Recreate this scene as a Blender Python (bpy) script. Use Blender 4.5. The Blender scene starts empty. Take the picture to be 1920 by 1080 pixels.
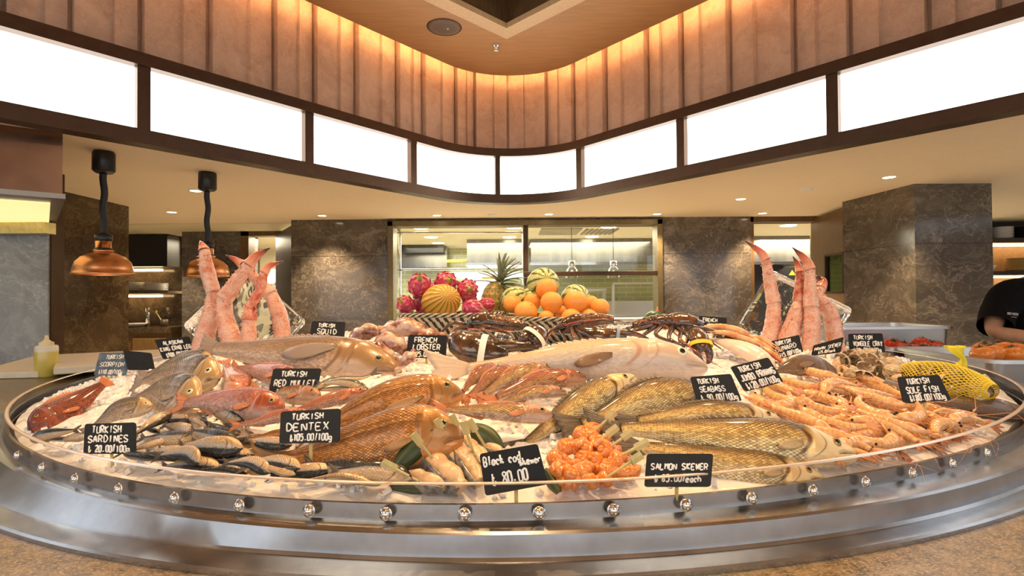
import bpy, bmesh, math, random
from math import sin, cos, pi, radians, sqrt, atan2, floor
from mathutils import Vector, Matrix, Quaternion, noise
random.seed(11)
SC = bpy.context.scene
COL = SC.collection
V = Vector
# ---------------------------------------------------------------- camera, world, exposure
CZ = 1.35                                   # eye height; heights below are written relative to it
PITCH, ROLL, FPX = radians(0.8), 0.0075, 1000.0
_f = V((0, cos(PITCH), sin(PITCH))); _u0 = V((0, -sin(PITCH), cos(PITCH))); _r0 = V((1, 0, 0))
_u = _u0 * cos(ROLL) + _r0 * sin(ROLL); _r = _r0 * cos(ROLL) - _u0 * sin(ROLL)
EYE = V((0, 0, CZ))
cam = bpy.data.cameras.new('camera'); cam.lens = 36.0 * FPX / 1920.0; cam.sensor_width = 36.0; cam.clip_start = 0.02
camo = bpy.data.objects.new('camera', cam); COL.objects.link(camo)
camo.matrix_world = Matrix((( _r.x, _u.x, -_f.x, 0), (_r.y, _u.y, -_f.y, 0), (_r.z, _u.z, -_f.z, CZ), (0, 0, 0, 1)))
SC.camera = camo
SC.view_settings.view_transform = 'Standard'; SC.view_settings.look = 'None'
SC.view_settings.gamma = 1.0; SC.view_settings.use_curve_mapping = False
SC.view_settings.exposure = 0.68
wd = bpy.data.worlds.new('daylight'); SC.world = wd; wd.use_nodes = True
wd.node_tree.nodes['Background'].inputs[0].default_value = (0.90, 0.95, 1.0, 1)
wd.node_tree.nodes['Background'].inputs[1].default_value = 1.15

def ray(px, py): return (_f * FPX + _r * (px - 960) + _u * (540 - py)).normalized()
def atY(px, py, Y):
    r = ray(px, py); return EYE + r * (Y / r.y)
def atZ(px, py, z):                          # z relative to the eye
    r = ray(px, py); return EYE + r * (z / r.z)
def W(x, y, z): return V((x, y, CZ + z))     # z relative to the eye

def spot(name, loc, aim, energy, col, size, blend=0.6, rad=0.06):
    l = bpy.data.lights.new(name, 'SPOT'); l.energy = energy; l.color = col; l.spot_size = size; l.spot_blend = blend
    l.shadow_soft_size = rad
    o = bpy.data.objects.new(name, l); COL.objects.link(o); o.location = loc
    o.rotation_euler = (V(aim) - V(loc)).to_track_quat('-Z', 'Y').to_euler(); return o
def area(name, loc, rot, sx, sy, energy, col):
    l = bpy.data.lights.new(name, 'AREA'); l.shape = 'RECTANGLE'; l.size = sx; l.size_y = sy; l.energy = energy; l.color = col
    o = bpy.data.objects.new(name, l); COL.objects.link(o); o.location = loc; o.rotation_euler = rot; return o
WARM = (1.0, 0.72, 0.42)
# warm ceiling spots of the atrium that light the display, from the timber ceiling and its coffer
for i, (x, y, e) in enumerate([(-1.2, 1.75, 84), (0.0, 1.25, 84), (1.2, 1.75, 84), (-0.55, 2.9, 54), (0.55, 2.9, 54), (0, 0.3, 20)]):
    spot('display_spotlight', W(x, y, 2.2), W(x * 0.7, 1.35 + 0.25 * (y - 1.5), -0.25), e, (1.0, 0.62, 0.30), radians(62), 0.7, 0.03)
area('added_fill_light', W(-2.2, -2.2, 2.2), (0, 0, 0), 2.2, 2.2, 40, (1.0, .86, .66)); area('added_fill_light', W(2.2, -2.2, 2.2), (0, 0, 0), 2.2, 2.2, 40, (1.0, .86, .66))  # unseen fill lights, added behind the camera to brighten the room
# kitchen behind the pass window and the side bays
area('kitchen_ceiling_light', W(0.2, 9.0, 0.93), (0, 0, 0), 4.5, 2.6, 200, (1.0, 0.90, 0.66))
area('side_kitchen_light', W(5.3, 8.6, 0.93), (0, 0, 0), 2.0, 1.6, 100, (1.0, 0.86, 0.62))
area('side_kitchen_light', W(-4.3, 8.9, 0.93), (0, 0, 0), 1.6, 1.2, 90, (1.0, 0.84, 0.6))

# ---------------------------------------------------------------- mesh helper
class MB:
    def __init__(s): s.v = []; s.f = []; s.uv = []; s.mi = []; s.cur = 0
    def vert(s, p): s.v.append(V(p)); return len(s.v) - 1
    def face(s, ids, uv=None): s.f.append(tuple(ids)); s.uv.append(uv); s.mi.append(s.cur)
    def grid(s, rows, cu=False, cv=False, uv=None, flip=False):
        n, m = len(rows), len(rows[0]); base = len(s.v)
        for r in rows:
            for p in r: s.v.append(V(p))
        for i in range(n if cu else n - 1):
            for j in range(m if cv else m - 1):
                i2, j2 = (i + 1) % n, (j + 1) % m
                ids = [base + i * m + j, base + i * m + j2, base + i2 * m + j2, base + i2 * m + j]
                du, dv = (n if cu else n - 1), (m if cv else m - 1)
                if uv: q = [uv(i / du, j / dv), uv(i / du, (j + 1) / dv), uv((i + 1) / du, (j + 1) / dv), uv((i + 1) / du, j / dv)]
                else: q = [(i / du, j / dv), (i / du, (j + 1) / dv), ((i + 1) / du, (j + 1) / dv), ((i + 1) / du, j / dv)]
                if flip: ids.reverse(); q.reverse()
                s.face(ids, q)
        return base
    def cap(s, ring, flip=False):
        base = len(s.v)
        for p in ring: s.v.append(V(p))
        ids = list(range(base, base + len(ring)))
        if flip: ids.reverse()
        s.face(ids)
    def box(s, c, sz, rot=None):
        c = V(c); h = V(sz) / 2; b = len(s.v)
        for x in (-1, 1):
            for y in (-1, 1):
                for z in (-1, 1):
                    p = V((x * h.x, y * h.y, z * h.z))
                    if rot: p = rot @ p
                    s.v.append(c + p)
        for q in ((0, 1, 3, 2), (4, 6, 7, 5), (0, 4, 5, 1), (2, 3, 7, 6), (0, 2, 6, 4), (1, 5, 7, 3)): s.face([b + k for k in q])
    def slab(s, poly, z0, z1):                # vertical prism over a plan polygon (ccw)
        b = len(s.v); n = len(poly)
        for z in (z0, z1):
            for p in poly: s.v.append(V((p[0], p[1], z)))
        s.face([b + n + i for i in range(n)]); s.face([b + n - 1 - i for i in range(n)])
        for i in range(n):
            j = (i + 1) % n; s.face([b + i, b + j, b + n + j, b + n + i])
    def tube(s, path, rad, seg=8, caps=True, squash=1.0, up=None):
        P = [V(p) for p in path]; n = len(P)
        R = rad if isinstance(rad, (list, tuple)) else [rad] * n
        rows = []; prev = None
        for i in range(n):
            t = (P[min(i + 1, n - 1)] - P[max(i - 1, 0)])
            t = t.normalized() if t.length > 1e-9 else V((0, 0, 1))
            if prev is None:
                a = up or (V((0, 0, 1)) if abs(t.z) < .9 else V((1, 0, 0)))
                prev = (a - t * a.dot(t)).normalized()
            else: prev = (prev - t * prev.dot(t)).normalized()
            b = t.cross(prev)
            rows.append([P[i] + (prev * cos(2 * pi * k / seg) * squash + b * sin(2 * pi * k / seg)) * R[i] for k in range(seg)])
        s.grid(rows, cv=True)
        if caps: s.cap(rows[0], True); s.cap(rows[-1])
    def lathe(s, prof, c=(0, 0, 0), seg=32, axis=None):
        c = V(c); rows = []
        q = axis.to_track_quat('Z', 'Y') if axis else None
        for k in range(seg):
            a = 2 * pi * k / seg; row = []
            for r, z in prof:
                p = V((r * cos(a), r * sin(a), z)); row.append(c + (q @ p if q else p))
            rows.append(row)
        s.grid(rows, cu=True)
    def ball(s, c, r, seg=16, rings=10, rot=None, fn=None):
        c = V(c); r = V((r, r, r)) if not hasattr(r, '__len__') else V(r); rows = []
        for i in range(seg):
            a = 2 * pi * i / seg; row = []
            for j in range(rings + 1):
                b = -pi / 2 + pi * j / rings
                d = V((cos(a) * cos(b), sin(a) * cos(b), sin(b)))
                k = fn(d) if fn else 1.0
                p = V((d.x * r.x, d.y * r.y, d.z * r.z)) * k
                row.append(c + (rot @ p if rot else p))
            rows.append(row)
        s.grid(rows, cu=True)
    def sheet(s, rows, th, nrm=None):          # closed thin shell from a grid of points
        n, m = len(rows), len(rows[0])
        def nr(i, j):
            a = V(rows[min(i + 1, n - 1)][j]) - V(rows[max(i - 1, 0)][j]); b = V(rows[i][min(j + 1, m - 1)]) - V(rows[i][max(j - 1, 0)])
            c = a.cross(b); return c.normalized() if c.length > 1e-12 else (nrm or V((0, 0, 1)))
        top = [[V(rows[i][j]) + nr(i, j) * th / 2 for j in range(m)] for i in range(n)]
        bot = [[V(rows[i][j]) - nr(i, j) * th / 2 for j in range(m)] for i in range(n)]
        s.grid(top); s.grid(bot, flip=True)
        for i in range(n - 1):
            for j in (0, m - 1):
                b = s.vert(top[i][j]); s.vert(top[i + 1][j]); s.vert(bot[i + 1][j]); s.vert(bot[i][j])
                s.face([b, b + 1, b + 2, b + 3] if j else [b + 3, b + 2, b + 1, b])
        for j in range(m - 1):
            for i in (0, n - 1):
                b = s.vert(top[i][j]); s.vert(top[i][j + 1]); s.vert(bot[i][j + 1]); s.vert(bot[i][j])
                s.face([b + 3, b + 2, b + 1, b] if i else [b, b + 1, b + 2, b + 3])
    def build(s, name, mat, parent=None, smooth=True, bevel=0, merge=True, auto=None):
        org = V((0, 0, 0)); p = parent
        while p is not None: org += p.location; p = p.parent
        me = bpy.data.meshes.new(name)
        me.from_pydata([(p - org)[:] for p in s.v], [], s.f)
        ul = me.uv_layers.new(name='UVMap')
        k = 0; data = ul.data
        for q in s.uv:
            pass
        k = 0
        for pi_, poly in enumerate(me.polygons):
            q = s.uv[pi_]
            if q:
                for a in range(poly.loop_total): data[poly.loop_start + a].uv = q[a]
            poly.material_index = s.mi[pi_]
            poly.use_smooth = smooth
        for m in (mat if isinstance(mat, (list, tuple)) else [mat]): me.materials.append(m)
        if merge:
            bm = bmesh.new(); bm.from_mesh(me); bmesh.ops.remove_doubles(bm, verts=bm.verts, dist=1e-5)
            bmesh.ops.recalc_face_normals(bm, faces=bm.faces); bm.to_mesh(me); bm.free()
        if smooth and auto: me.set_sharp_from_angle(angle=auto)
        o = bpy.data.objects.new(name, me); COL.objects.link(o)
        if parent is not None: o.parent = parent
        if bevel:
            b = o.modifiers.new('bevel', 'BEVEL'); b.width = bevel; b.segments = 2; b.limit_method = 'ANGLE'; b.angle_limit = radians(35)
        return o

def tag(o, label=None, cat=None, group=None, kind=None):
    if label: o['label'] = label
    if cat: o['category'] = cat
    if group: o['group'] = group
    if kind: o['kind'] = kind
    return o
def thing(name, label, cat, loc=(0, 0, 0), group=None):
    o = bpy.data.objects.new(name, None); COL.objects.link(o); o.location = loc; o.empty_display_size = 0.05
    return tag(o, label, cat, group)
KIDS = {}
def kids(o): return [c for c in o.children]
def dup(o, parent=None):
    c = o.copy(); COL.objects.link(c)
    if parent is not None: c.parent = parent
    for ch in kids(o): dup(ch, c)
    return c
def place(o, loc, X, N):                       # local x along X, local z along N
    X = V(X).normalized(); N = V(N); N = (N - X * N.dot(X)).normalized(); Y = N.cross(X)
    o.rotation_mode = 'QUATERNION'
    o.rotation_quaternion = Matrix(((X.x, Y.x, N.x), (X.y, Y.y, N.y), (X.z, Y.z, N.z))).to_quaternion(); o.location = loc
def crom(pts, n):                              # smooth resample by arc length
    P = [V(p) for p in pts]
    if len(P) == 2: P = [P[0], P[0].lerp(P[1], .33), P[0].lerp(P[1], .67), P[1]]
    out = []
    for i in range(len(P) - 1):
        p0 = P[i - 1] if i else P[0] * 2 - P[1]; p1 = P[i]; p2 = P[i + 1]; p3 = P[i + 2] if i + 2 < len(P) else P[-1] * 2 - P[-2]
        for k in range(12):
            t = k / 12
            out.append(.5 * ((2 * p1) + (p2 - p0) * t + (2 * p0 - 5 * p1 + 4 * p2 - p3) * t * t + (3 * p1 - p0 - 3 * p2 + p3) * t ** 3))
    out.append(P[-1])
    L = [0]
    for i in range(len(out) - 1): L.append(L[-1] + (out[i + 1] - out[i]).length)
    res = []; j = 0
    for k in range(n):
        s = L[-1] * k / (n - 1)
        while j < len(L) - 2 and L[j + 1] < s: j += 1
        d = L[j + 1] - L[j]; res.append(out[j].lerp(out[j + 1], (s - L[j]) / d if d else 0))
    return res
def itp(tab, u):                               # smooth table lookup, rows (u, a, b, ...)
    if u <= tab[0][0]: return tab[0][1:]
    if u >= tab[-1][0]: return tab[-1][1:]
    for i in range(len(tab) - 1):
        if tab[i][0] <= u <= tab[i + 1][0]:
            a, b = tab[i], tab[i + 1]; h = b[0] - a[0]; t = (u - a[0]) / h; r = []
            for k in range(1, len(a)):
                m0 = (b[k] - tab[i - 1][k]) / (b[0] - tab[i - 1][0]) if i else (b[k] - a[k]) / h
                m1 = (tab[i + 2][k] - a[k]) / (tab[i + 2][0] - a[0]) if i + 2 < len(tab) else (b[k] - a[k]) / h
                r.append((2 * t ** 3 - 3 * t * t + 1) * a[k] + (t ** 3 - 2 * t * t + t) * h * m0 + (-2 * t ** 3 + 3 * t * t) * b[k] + (t ** 3 - t * t) * h * m1)
            return r
# ---------------------------------------------------------------- materials
class NT:
    def __init__(s, name):
        s.m = bpy.data.materials.new(name); s.m.use_nodes = True; s.t = s.m.node_tree; s.n = s.t.nodes; s.l = s.t.links
        s.b = s.n['Principled BSDF']; s.out = s.n['Material Output']
    def add(s, kind, **kw):
        n = s.n.new(kind)
        for k, v in kw.items(): setattr(n, k, v)
        return n
    def put(s, sock, v):
        if isinstance(v, bpy.types.NodeSocket): s.l.new(v, sock)
        elif v is not None:
            if sock.type == 'RGBA' and len(v) == 3: v = (*v, 1)
            sock.default_value = v
    def math(s, op, a, b=None, c=None, clamp=False):
        n = s.add('ShaderNodeMath', operation=op, use_clamp=clamp)
        for i, v in enumerate((a, b, c)):
            if v is not None: s.put(n.inputs[i], v)
        return n.outputs[0]
    def mix(s, f, a, b, mode='MIX'):
        n = s.add('ShaderNodeMix', data_type='RGBA', blend_type=mode); n.clamp_factor = True
        s.put(n.inputs[0], f); s.put(n.inputs[6], a); s.put(n.inputs[7], b); return n.outputs[2]
    def ramp(s, f, stops, interp='LINEAR'):
        n = s.add('ShaderNodeValToRGB'); r = n.color_ramp; r.interpolation = interp
        while len(r.elements) < len(stops): r.elements.new(0.5)
        for e, (p, c) in zip(r.elements, stops): e.position = p; e.color = (*c, 1) if len(c) == 3 else c
        s.put(n.inputs[0], f); return n.outputs[0]
    def step(s, f, a, b):
        n = s.add('ShaderNodeMapRange', interpolation_type='SMOOTHSTEP'); s.put(n.inputs[0], f); n.inputs[1].default_value = a; n.inputs[2].default_value = b
        return n.outputs[0]
    def coord(s, which='Object'): return s.add('ShaderNodeTexCoord').outputs[which]
    def uv(s):
        n = s.add('ShaderNodeSeparateXYZ'); s.l.new(s.coord('UV'), n.inputs[0]); return n.outputs[0], n.outputs[1]
    def xyz(s, v):
        n = s.add('ShaderNodeSeparateXYZ'); s.put(n.inputs[0], v); return n.outputs
    def vec(s, x, y, z=0.0):
        n = s.add('ShaderNodeCombineXYZ'); s.put(n.inputs[0], x); s.put(n.inputs[1], y); s.put(n.inputs[2], z); return n.outputs[0]
    def scale(s, v, k):
        n = s.add('ShaderNodeMapping'); s.put(n.inputs[0], v); n.inputs[3].default_value = k if hasattr(k, '__len__') else (k, k, k); return n.outputs[0]
    def noise(s, v, sc, det=3, rough=.5, dist=0, out=0):
        n = s.add('ShaderNodeTexNoise'); s.put(n.inputs['Vector'], v); n.inputs['Scale'].default_value = sc; n.inputs['Detail'].default_value = det
        n.inputs['Roughness'].default_value = rough; n.inputs['Distortion'].default_value = dist; return n.outputs[out]
    def voro(s, v, sc, rnd=1.0, feature='F1', out=0, dim='3D'):
        n = s.add('ShaderNodeTexVoronoi', feature=feature, voronoi_dimensions=dim); s.put(n.inputs['Vector'], v); n.inputs['Scale'].default_value = sc
        n.inputs['Randomness'].default_value = rnd; return n.outputs[out]
    def bump(s, h, strength=.3, dist=.005):
        n = s.add('ShaderNodeBump'); s.put(n.inputs['Height'], h); n.inputs['Strength'].default_value = strength; n.inputs['Distance'].default_value = dist
        s.l.new(n.outputs[0], s.b.inputs['Normal']); return n
    def set(s, **kw):
        for k, v in kw.items():
            nm = {'base': 'Base Color', 'rough': 'Roughness', 'metal': 'Metallic', 'spec': 'Specular IOR Level', 'trans': 'Transmission Weight', 'ior': 'IOR',
                  'coat': 'Coat Weight', 'emit': 'Emission Color', 'es': 'Emission Strength', 'sss': 'Subsurface Weight', 'alpha': 'Alpha', 'aniso': 'Anisotropic', 'crough': 'Coat Roughness'}[k]
            s.put(s.b.inputs[nm], v)
        return s
def plain(name, col, rough=.5, metal=0, var=.12, sc=30, bump=0, **kw):
    n = NT(name); c = n.coord(); f = n.noise(c, sc, 4)
    lo = tuple(max(0, x * (1 - var)) for x in col); hi = tuple(min(1, x * (1 + var)) for x in col)
    n.set(base=n.ramp(f, [(.3, lo), (.7, hi)]), rough=rough, metal=metal, **kw)
    if bump: n.bump(f, bump, .004)
    return n.m
def lamp(name, col, s):
    n = NT(name); n.set(base=(0.8, 0.8, 0.8), emit=col, es=s); return n.m
def marble(name, dark, mid, vein, sc=1.0, rough=.13, joints=None):
    n = NT(name); c = n.coord()
    d = n.noise(c, 1.3 * sc, 5, .6, 0, 1)
    w = n.add('ShaderNodeVectorMath', operation='MULTIPLY_ADD'); n.put(w.inputs[0], d); w.inputs[1].default_value = (.9, .9, .9); n.put(w.inputs[2], c)
    base = n.ramp(n.noise(w.outputs[0], 1.6 * sc, 6, .65, .6), [(.3, dark), (.7, mid)])
    e1 = n.voro(w.outputs[0], 1.5 * sc, 1, 'DISTANCE_TO_EDGE'); v1 = n.math('SUBTRACT', 1, n.step(e1, 0, .02), clamp=True)
    e2 = n.voro(n.scale(w.outputs[0], (1.2, 1.2, 2.2)), 3.3 * sc, 1, 'DISTANCE_TO_EDGE'); v2 = n.math('SUBTRACT', 1, n.step(e2, 0, .06), clamp=True)
    msk = n.step(n.noise(c, 1.1 * sc, 3), .45, .62)
    vv = n.math('ADD', n.math('MULTIPLY', v1, .26), n.math('MULTIPLY', n.math('MULTIPLY', v2, msk), .24), clamp=True)
    vv = n.math('MULTIPLY', vv, n.step(n.noise(c, 5 * sc, 4), .3, .62))
    mp_ = n.add('ShaderNodeMapping'); n.put(mp_.inputs[0], w.outputs[0]); mp_.inputs[2].default_value = (0, .7, .5); mp_.inputs[3].default_value = (1, 1, 3.2)
    cl = n.step(n.noise(mp_.outputs[0], 2.6 * sc, 8, .78, .6), .47, .74); st2 = n.math('SUBTRACT', 1, n.step(n.math('ABSOLUTE', n.math('SUBTRACT', n.noise(mp_.outputs[0], 1.7 * sc, 5, .6, .3), .5)), 0, .012), clamp=True); vv = n.math('MAXIMUM', n.math('MAXIMUM', vv, n.math('MULTIPLY', st2, .42)), n.math('MULTIPLY', cl, .40))
    col = n.mix(vv, base, vein)
    if joints:
        z = n.xyz(c)[2]; fr = n.math('ABSOLUTE', n.math('SUBTRACT', n.math('FRACT', n.math('DIVIDE', z, joints)), .5))
        col = n.mix(n.math('SUBTRACT', 1, n.step(fr, 0.0, .004), clamp=True), col, tuple(x * .3 for x in dark))
    n.set(base=col, rough=rough, spec=.5); return n.m
def clear(name, tint=(1, 1, 1), rough=.0, ior=1.45, refl=1.0):        # thin clear sheet: Fresnel mix of see-through and reflection
    n = NT(name); n.n.remove(n.b)
    tr = n.add('ShaderNodeBsdfTransparent'); n.put(tr.inputs[0], tint)
    gl = n.add('ShaderNodeBsdfGlossy'); gl.inputs['Roughness'].default_value = rough
    ge = n.add('ShaderNodeNewGeometry'); dt = n.add('ShaderNodeVectorMath', operation='DOT_PRODUCT'); n.l.new(ge.outputs['Normal'], dt.inputs[0]); n.l.new(ge.outputs['Incoming'], dt.inputs[1])
    r0 = ((ior - 1) / (ior + 1)) ** 2; f = n.math('POWER', n.math('SUBTRACT', 1.0, n.math('ABSOLUTE', dt.outputs['Value']), clamp=True), 5)
    fr = n.math('MULTIPLY', n.math('ADD', r0, n.math('MULTIPLY', f, 1 - r0)), refl, clamp=True)
    mx = n.add('ShaderNodeMixShader'); n.put(mx.inputs[0], fr); n.l.new(tr.outputs[0], mx.inputs[1]); n.l.new(gl.outputs[0], mx.inputs[2])
    n.l.new(mx.outputs[0], n.out.inputs[0]); return n.m
def brushed(name, col, rough=.28, sc=(4, 4, 220), bump=.05, metal=1.0):
    n = NT(name); f = n.noise(n.scale(n.coord(), sc), 6, 3)
    n.set(base=n.ramp(f, [(.3, tuple(x * .85 for x in col)), (.7, col)]), metal=metal, rough=n.math('ADD', rough - .06, n.math('MULTIPLY', f, .14)))
    if bump: n.bump(f, bump, .002)
    return n.m
def wood(name, a, b, sc=(1, 12, 12), rough=.4):
    n = NT(name); c = n.scale(n.coord(), sc); f = n.noise(c, 5, 6, .6, .4)
    n.set(base=n.ramp(f, [(.3, a), (.7, b)]), rough=rough); return n.m
def fishmat(name, stops, nu=60, nv=26, scale=.45, rough=.25, metal=.0, gill=.77, gillcol=(.16, .06, .03), head=None, mott=None, mouth=True, u_dark=None, coat=.42, bumpk=.6, dim=1.0):
    n = NT(name); u, v = n.uv(); dk = lambda c: tuple(.84 * dim * x ** 1.4 for x in c)
    stops = [(p, dk(c)) for p, c in stops]
    nz = n.noise(n.coord('UV'), 9, 4); vw = n.math('ADD', v, n.math('MULTIPLY', n.math('SUBTRACT', nz, .5), .09))
    col = n.ramp(vw, stops)
    f3 = n.noise(n.scale(n.coord('UV'), (1, .6, 1)), 34, 5, .7); col = n.mix(n.math('MULTIPLY', n.step(f3, .45, .7), .35), col, tuple(c * .45 for c in stops[len(stops) // 2][1]))
    if mott: col = n.mix(n.step(n.noise(n.scale(n.coord('UV'), (2.2, 1, 1)), mott[1], 5, .65), .46, .62), col, mott[0])
    if head: col = n.mix(n.math('MULTIPLY', n.step(u, gill - .01, gill + .04), n.step(v, .18, .5)), col, dk(head))
    a_, b_ = n.math('MULTIPLY', u, nu * .5), n.math('MULTIPLY', v, nv * .5)
    sv = n.vec(n.math('ADD', a_, b_), n.math('SUBTRACT', a_, b_))
    d = n.voro(sv, 1.0, .06, 'F1', 0, '2D'); rim = n.step(d, .26, .58)
    cell = n.xyz(n.voro(sv, 1.0, .06, 'F1', 1, '2D'))[0]
    body = n.math('SUBTRACT', 1, n.step(u, gill - .03, gill), clamp=True)
    col = n.mix(n.math('MULTIPLY', n.step(cell, .35, 1.0), n.math('MULTIPLY', body, min(.5, scale))), col, (1, 1, 1), 'OVERLAY'); col = n.mix(n.math('MULTIPLY', n.step(cell, .5, 0.0), n.math('MULTIPLY', body, min(.5, scale))), col, tuple(c * .4 for c in stops[len(stops) // 2][1]))  # light and dark scale cells paint glitter into the skin colour
    col = n.mix(n.math('MULTIPLY', n.math('MULTIPLY', rim, body), scale), col, tuple(c * .5 for c in (stops[-1][1][:3])))
    w = n.math('SUBTRACT', v, .5); arc = n.math('ADD', u, n.math('MULTIPLY', n.math('MULTIPLY', w, w), .42))
    g = n.math('SUBTRACT', 1, n.step(n.math('ABSOLUTE', n.math('SUBTRACT', arc, gill + .005)), .003, .017), clamp=True)
    g2 = n.math('MULTIPLY', n.math('SUBTRACT', 1, n.step(n.math('ABSOLUTE', n.math('SUBTRACT', arc, gill + .075)), .001, .007), clamp=True), .7)
    g = n.math('MULTIPLY', n.math('MAXIMUM', g, g2), n.math('MULTIPLY', n.step(v, .06, .22), n.math('SUBTRACT', 1, n.step(v, .78, .93), clamp=True)))
    col = n.mix(n.math('MULTIPLY', g, .9), col, gillcol)
    if mouth:
        ml = n.math('SUBTRACT', 1, n.step(n.math('ABSOLUTE', n.math('SUBTRACT', n.math('SUBTRACT', v, .42), n.math('MULTIPLY', n.math('SUBTRACT', u, 1.0), 1.6))), .008, .03), clamp=True)
        col = n.mix(n.math('MULTIPLY', n.math('MULTIPLY', ml, n.step(u, .90, .91)), .9), col, gillcol)
    n.set(base=col, rough=n.math('ADD', rough, n.math('MULTIPLY', n.math('MULTIPLY', rim, body), .15)), metal=metal, spec=.45, coat=coat, crough=.1)
    n.bump(n.math('ADD', n.math('MULTIPLY', n.math('ADD', n.math('SUBTRACT', 1, d), n.math('MULTIPLY', cell, .6)), body), n.math('MULTIPLY', f3, .5)), bumpk, .0016)
    return n.m
def finmat(name, a, b, rays=26, rough=.35):
    n = NT(name); u, v = n.uv(); s = n.math('SINE', n.math('MULTIPLY', v, rays * 6.283))
    n.set(base=n.mix(n.step(s, -.6, .8), a, b), rough=rough, coat=.15, crough=.1); n.bump(s, .4, .001); return n.m

M_MARBLE = marble('dark marble', (.050, .042, .035), (.14, .118, .097), (.50, .42, .33), 1.1, .12, 1.25)
M_MARBLE_BR = marble('brown marble', (.035, .024, .014), (.11, .075, .042), (.36, .25, .14), 1.3, .14)
M_MARBLE_GR = marble('grey marble', (.17, .185, .20), (.36, .385, .41), (.62, .64, .66), 1.0, .2)
M_SLAB = marble('beige marble slabs', (.37, .245, .18), (.53, .39, .295), (.62, .49, .40), 1.8, .3)
M_SOFFIT = plain('soffit paint', (.86, .74, .56), .7, var=.02)
M_BRONZE = brushed('bronze frame', (.085, .048, .028), .38, (3, 3, 3), 0, .75)
M_TIMBER = wood('oak veneer ceiling', (.40, .19, .065), (.52, .27, .10), (.6, 9, 1), .42)
M_TRIMWOOD = wood('pale oak trim', (.62, .40, .2), (.72, .5, .27), (9, 9, 1), .45)
M_DKWOOD = wood('brown timber', (.10, .055, .022), (.17, .095, .04), (14, 14, 1), .4)
M_FLOOR = plain('floor stone', (.58, .52, .44), .35, sc=3)
M_STEEL = brushed('brushed steel', (.72, .72, .72), .32, (3, 3, 160), .04, .95)
M_STEELR = brushed('worn steel trough', (.60, .60, .60), .30, (60, 60, 60), .08)
M_CHROME = plain('polished steel', (.78, .78, .78), .08, 1.0, .02)
M_PANEL = lamp('lit panel', (1.0, .95, .86), 3.0)
M_COVE = lamp('cove strip', (1.0, .55, .22), 42.0)
M_LENS = lamp('downlight lens', (1.0, .80, .5), 10.0)
M_SHELFLIT = lamp('shelf light strip', (1.0, .70, .35), 7.0)
M_WHITE = plain('white enamel', (.8, .78, .72), .4, var=.03)
M_BLACK = plain('black plastic', (.012, .012, .013), .35, var=.1)
M_RUBBER = plain('black cable', (.014, .014, .015), .55)
M_COPPER = brushed('copper shade', (.80, .38, .17), .30, (3, 3, 30), .02)
M_BAMBOO = wood('bamboo', (.52, .42, .16), (.66, .55, .26), (30, 4, 4), .5)
# ---------------------------------------------------------------- the room
def struct(o): o['kind'] = 'structure'; return o
H = 1.0                                        # soffit height above the eye
AP, AL, RR = 6.22, radians(50.2), 1.01         # rounded corner of the raised atrium
CC = V((0, AP - RR / cos(AL), 0)); LA = RR * AL
def vpath(s):                                  # plan point and inward normal at arc length s from the tip
    g = 1 if s >= 0 else -1; a = abs(s)
    if a < LA:
        t = a / RR; return V((g * RR * sin(t), CC.y + RR * cos(t), 0)), V((-g * sin(t), -cos(t), 0))
    d = a - LA; return V((g * (RR * sin(AL) + d * cos(AL)), CC.y + RR * cos(AL) - d * sin(AL), 0)), V((-g * sin(AL), -cos(AL), 0))
def s_of_px(px, z):
    lo, hi = -5.0, 5.0
    for _ in range(40):
        m = (lo + hi) / 2; p = V((vpath(m)[0].x, vpath(m)[0].y, z)); 
        x = 960 + FPX * p.dot(_r) / p.dot(_f)
        if x < px: lo = m
        else: hi = m
    return lo
def strip(ss, z0, z1, off0, off1):             # vertical strip with thickness along the path
    rows = []
    for s in ss:
        p, n = vpath(s)
        q = [(off1, z0), (off1, z1), (off0, z1), (off0, z0)]
        rows.append([W(p.x + n.x * o, p.y + n.y * o, z) for o, z in q])
    m = MB(); m.grid(rows, cv=True); m.cap(rows[0]); m.cap(rows[-1], True); return m
def frange(a, b, n): return [a + (b - a) * i / n for i in range(n + 1)]
SA = frange(-6.5, 6.5, 130)
# lower ceiling round the atrium
m = MB(); rows = []
for s in SA:
    p, n = vpath(s); rows.append([W(p.x - n.x * o, p.y - n.y * o, H) for o in (0.0, .5, 2, 12)])
m.grid(rows); rows2 = [[q + V((0, 0, .06)) for q in r] for r in rows]; m.grid(rows2, flip=True)
struct(m.build('ceiling', M_SOFFIT))
# bronze light-box frame: bottom rail, top rail, mullions
fr = tag(thing('light_box', 'bronze framed band of lit panels round the raised ceiling corner', 'light fixture', W(0, 5.6, H)), None)
strip(SA, H - .035, H + .055, -.02, .10).build('bottom_rail', M_BRONZE, fr, auto=radians(40))
strip(SA, H + .455, H + .535, -.02, .10).build('top_rail', M_BRONZE, fr, auto=radians(40))
mull = [-4.6] + [s_of_px(px, H + .25) for px in (262, 570, 765.5, 931.5, 1095, 1286, 1569)] + [4.55]
for s in mull:
    w = .028 if abs(s) < .3 else .036
    strip([s - w, s + w], H + .05, H + .46, .0, .085).build('mullion', M_BRONZE, fr, smooth=False)
for i in range(len(mull) - 1):
    o = strip(frange(mull[i] + .034, mull[i + 1] - .034, 14), H + .055, H + .455, .012, .03).build('light_panel', M_PANEL, fr, smooth=False)
    pass
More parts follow.
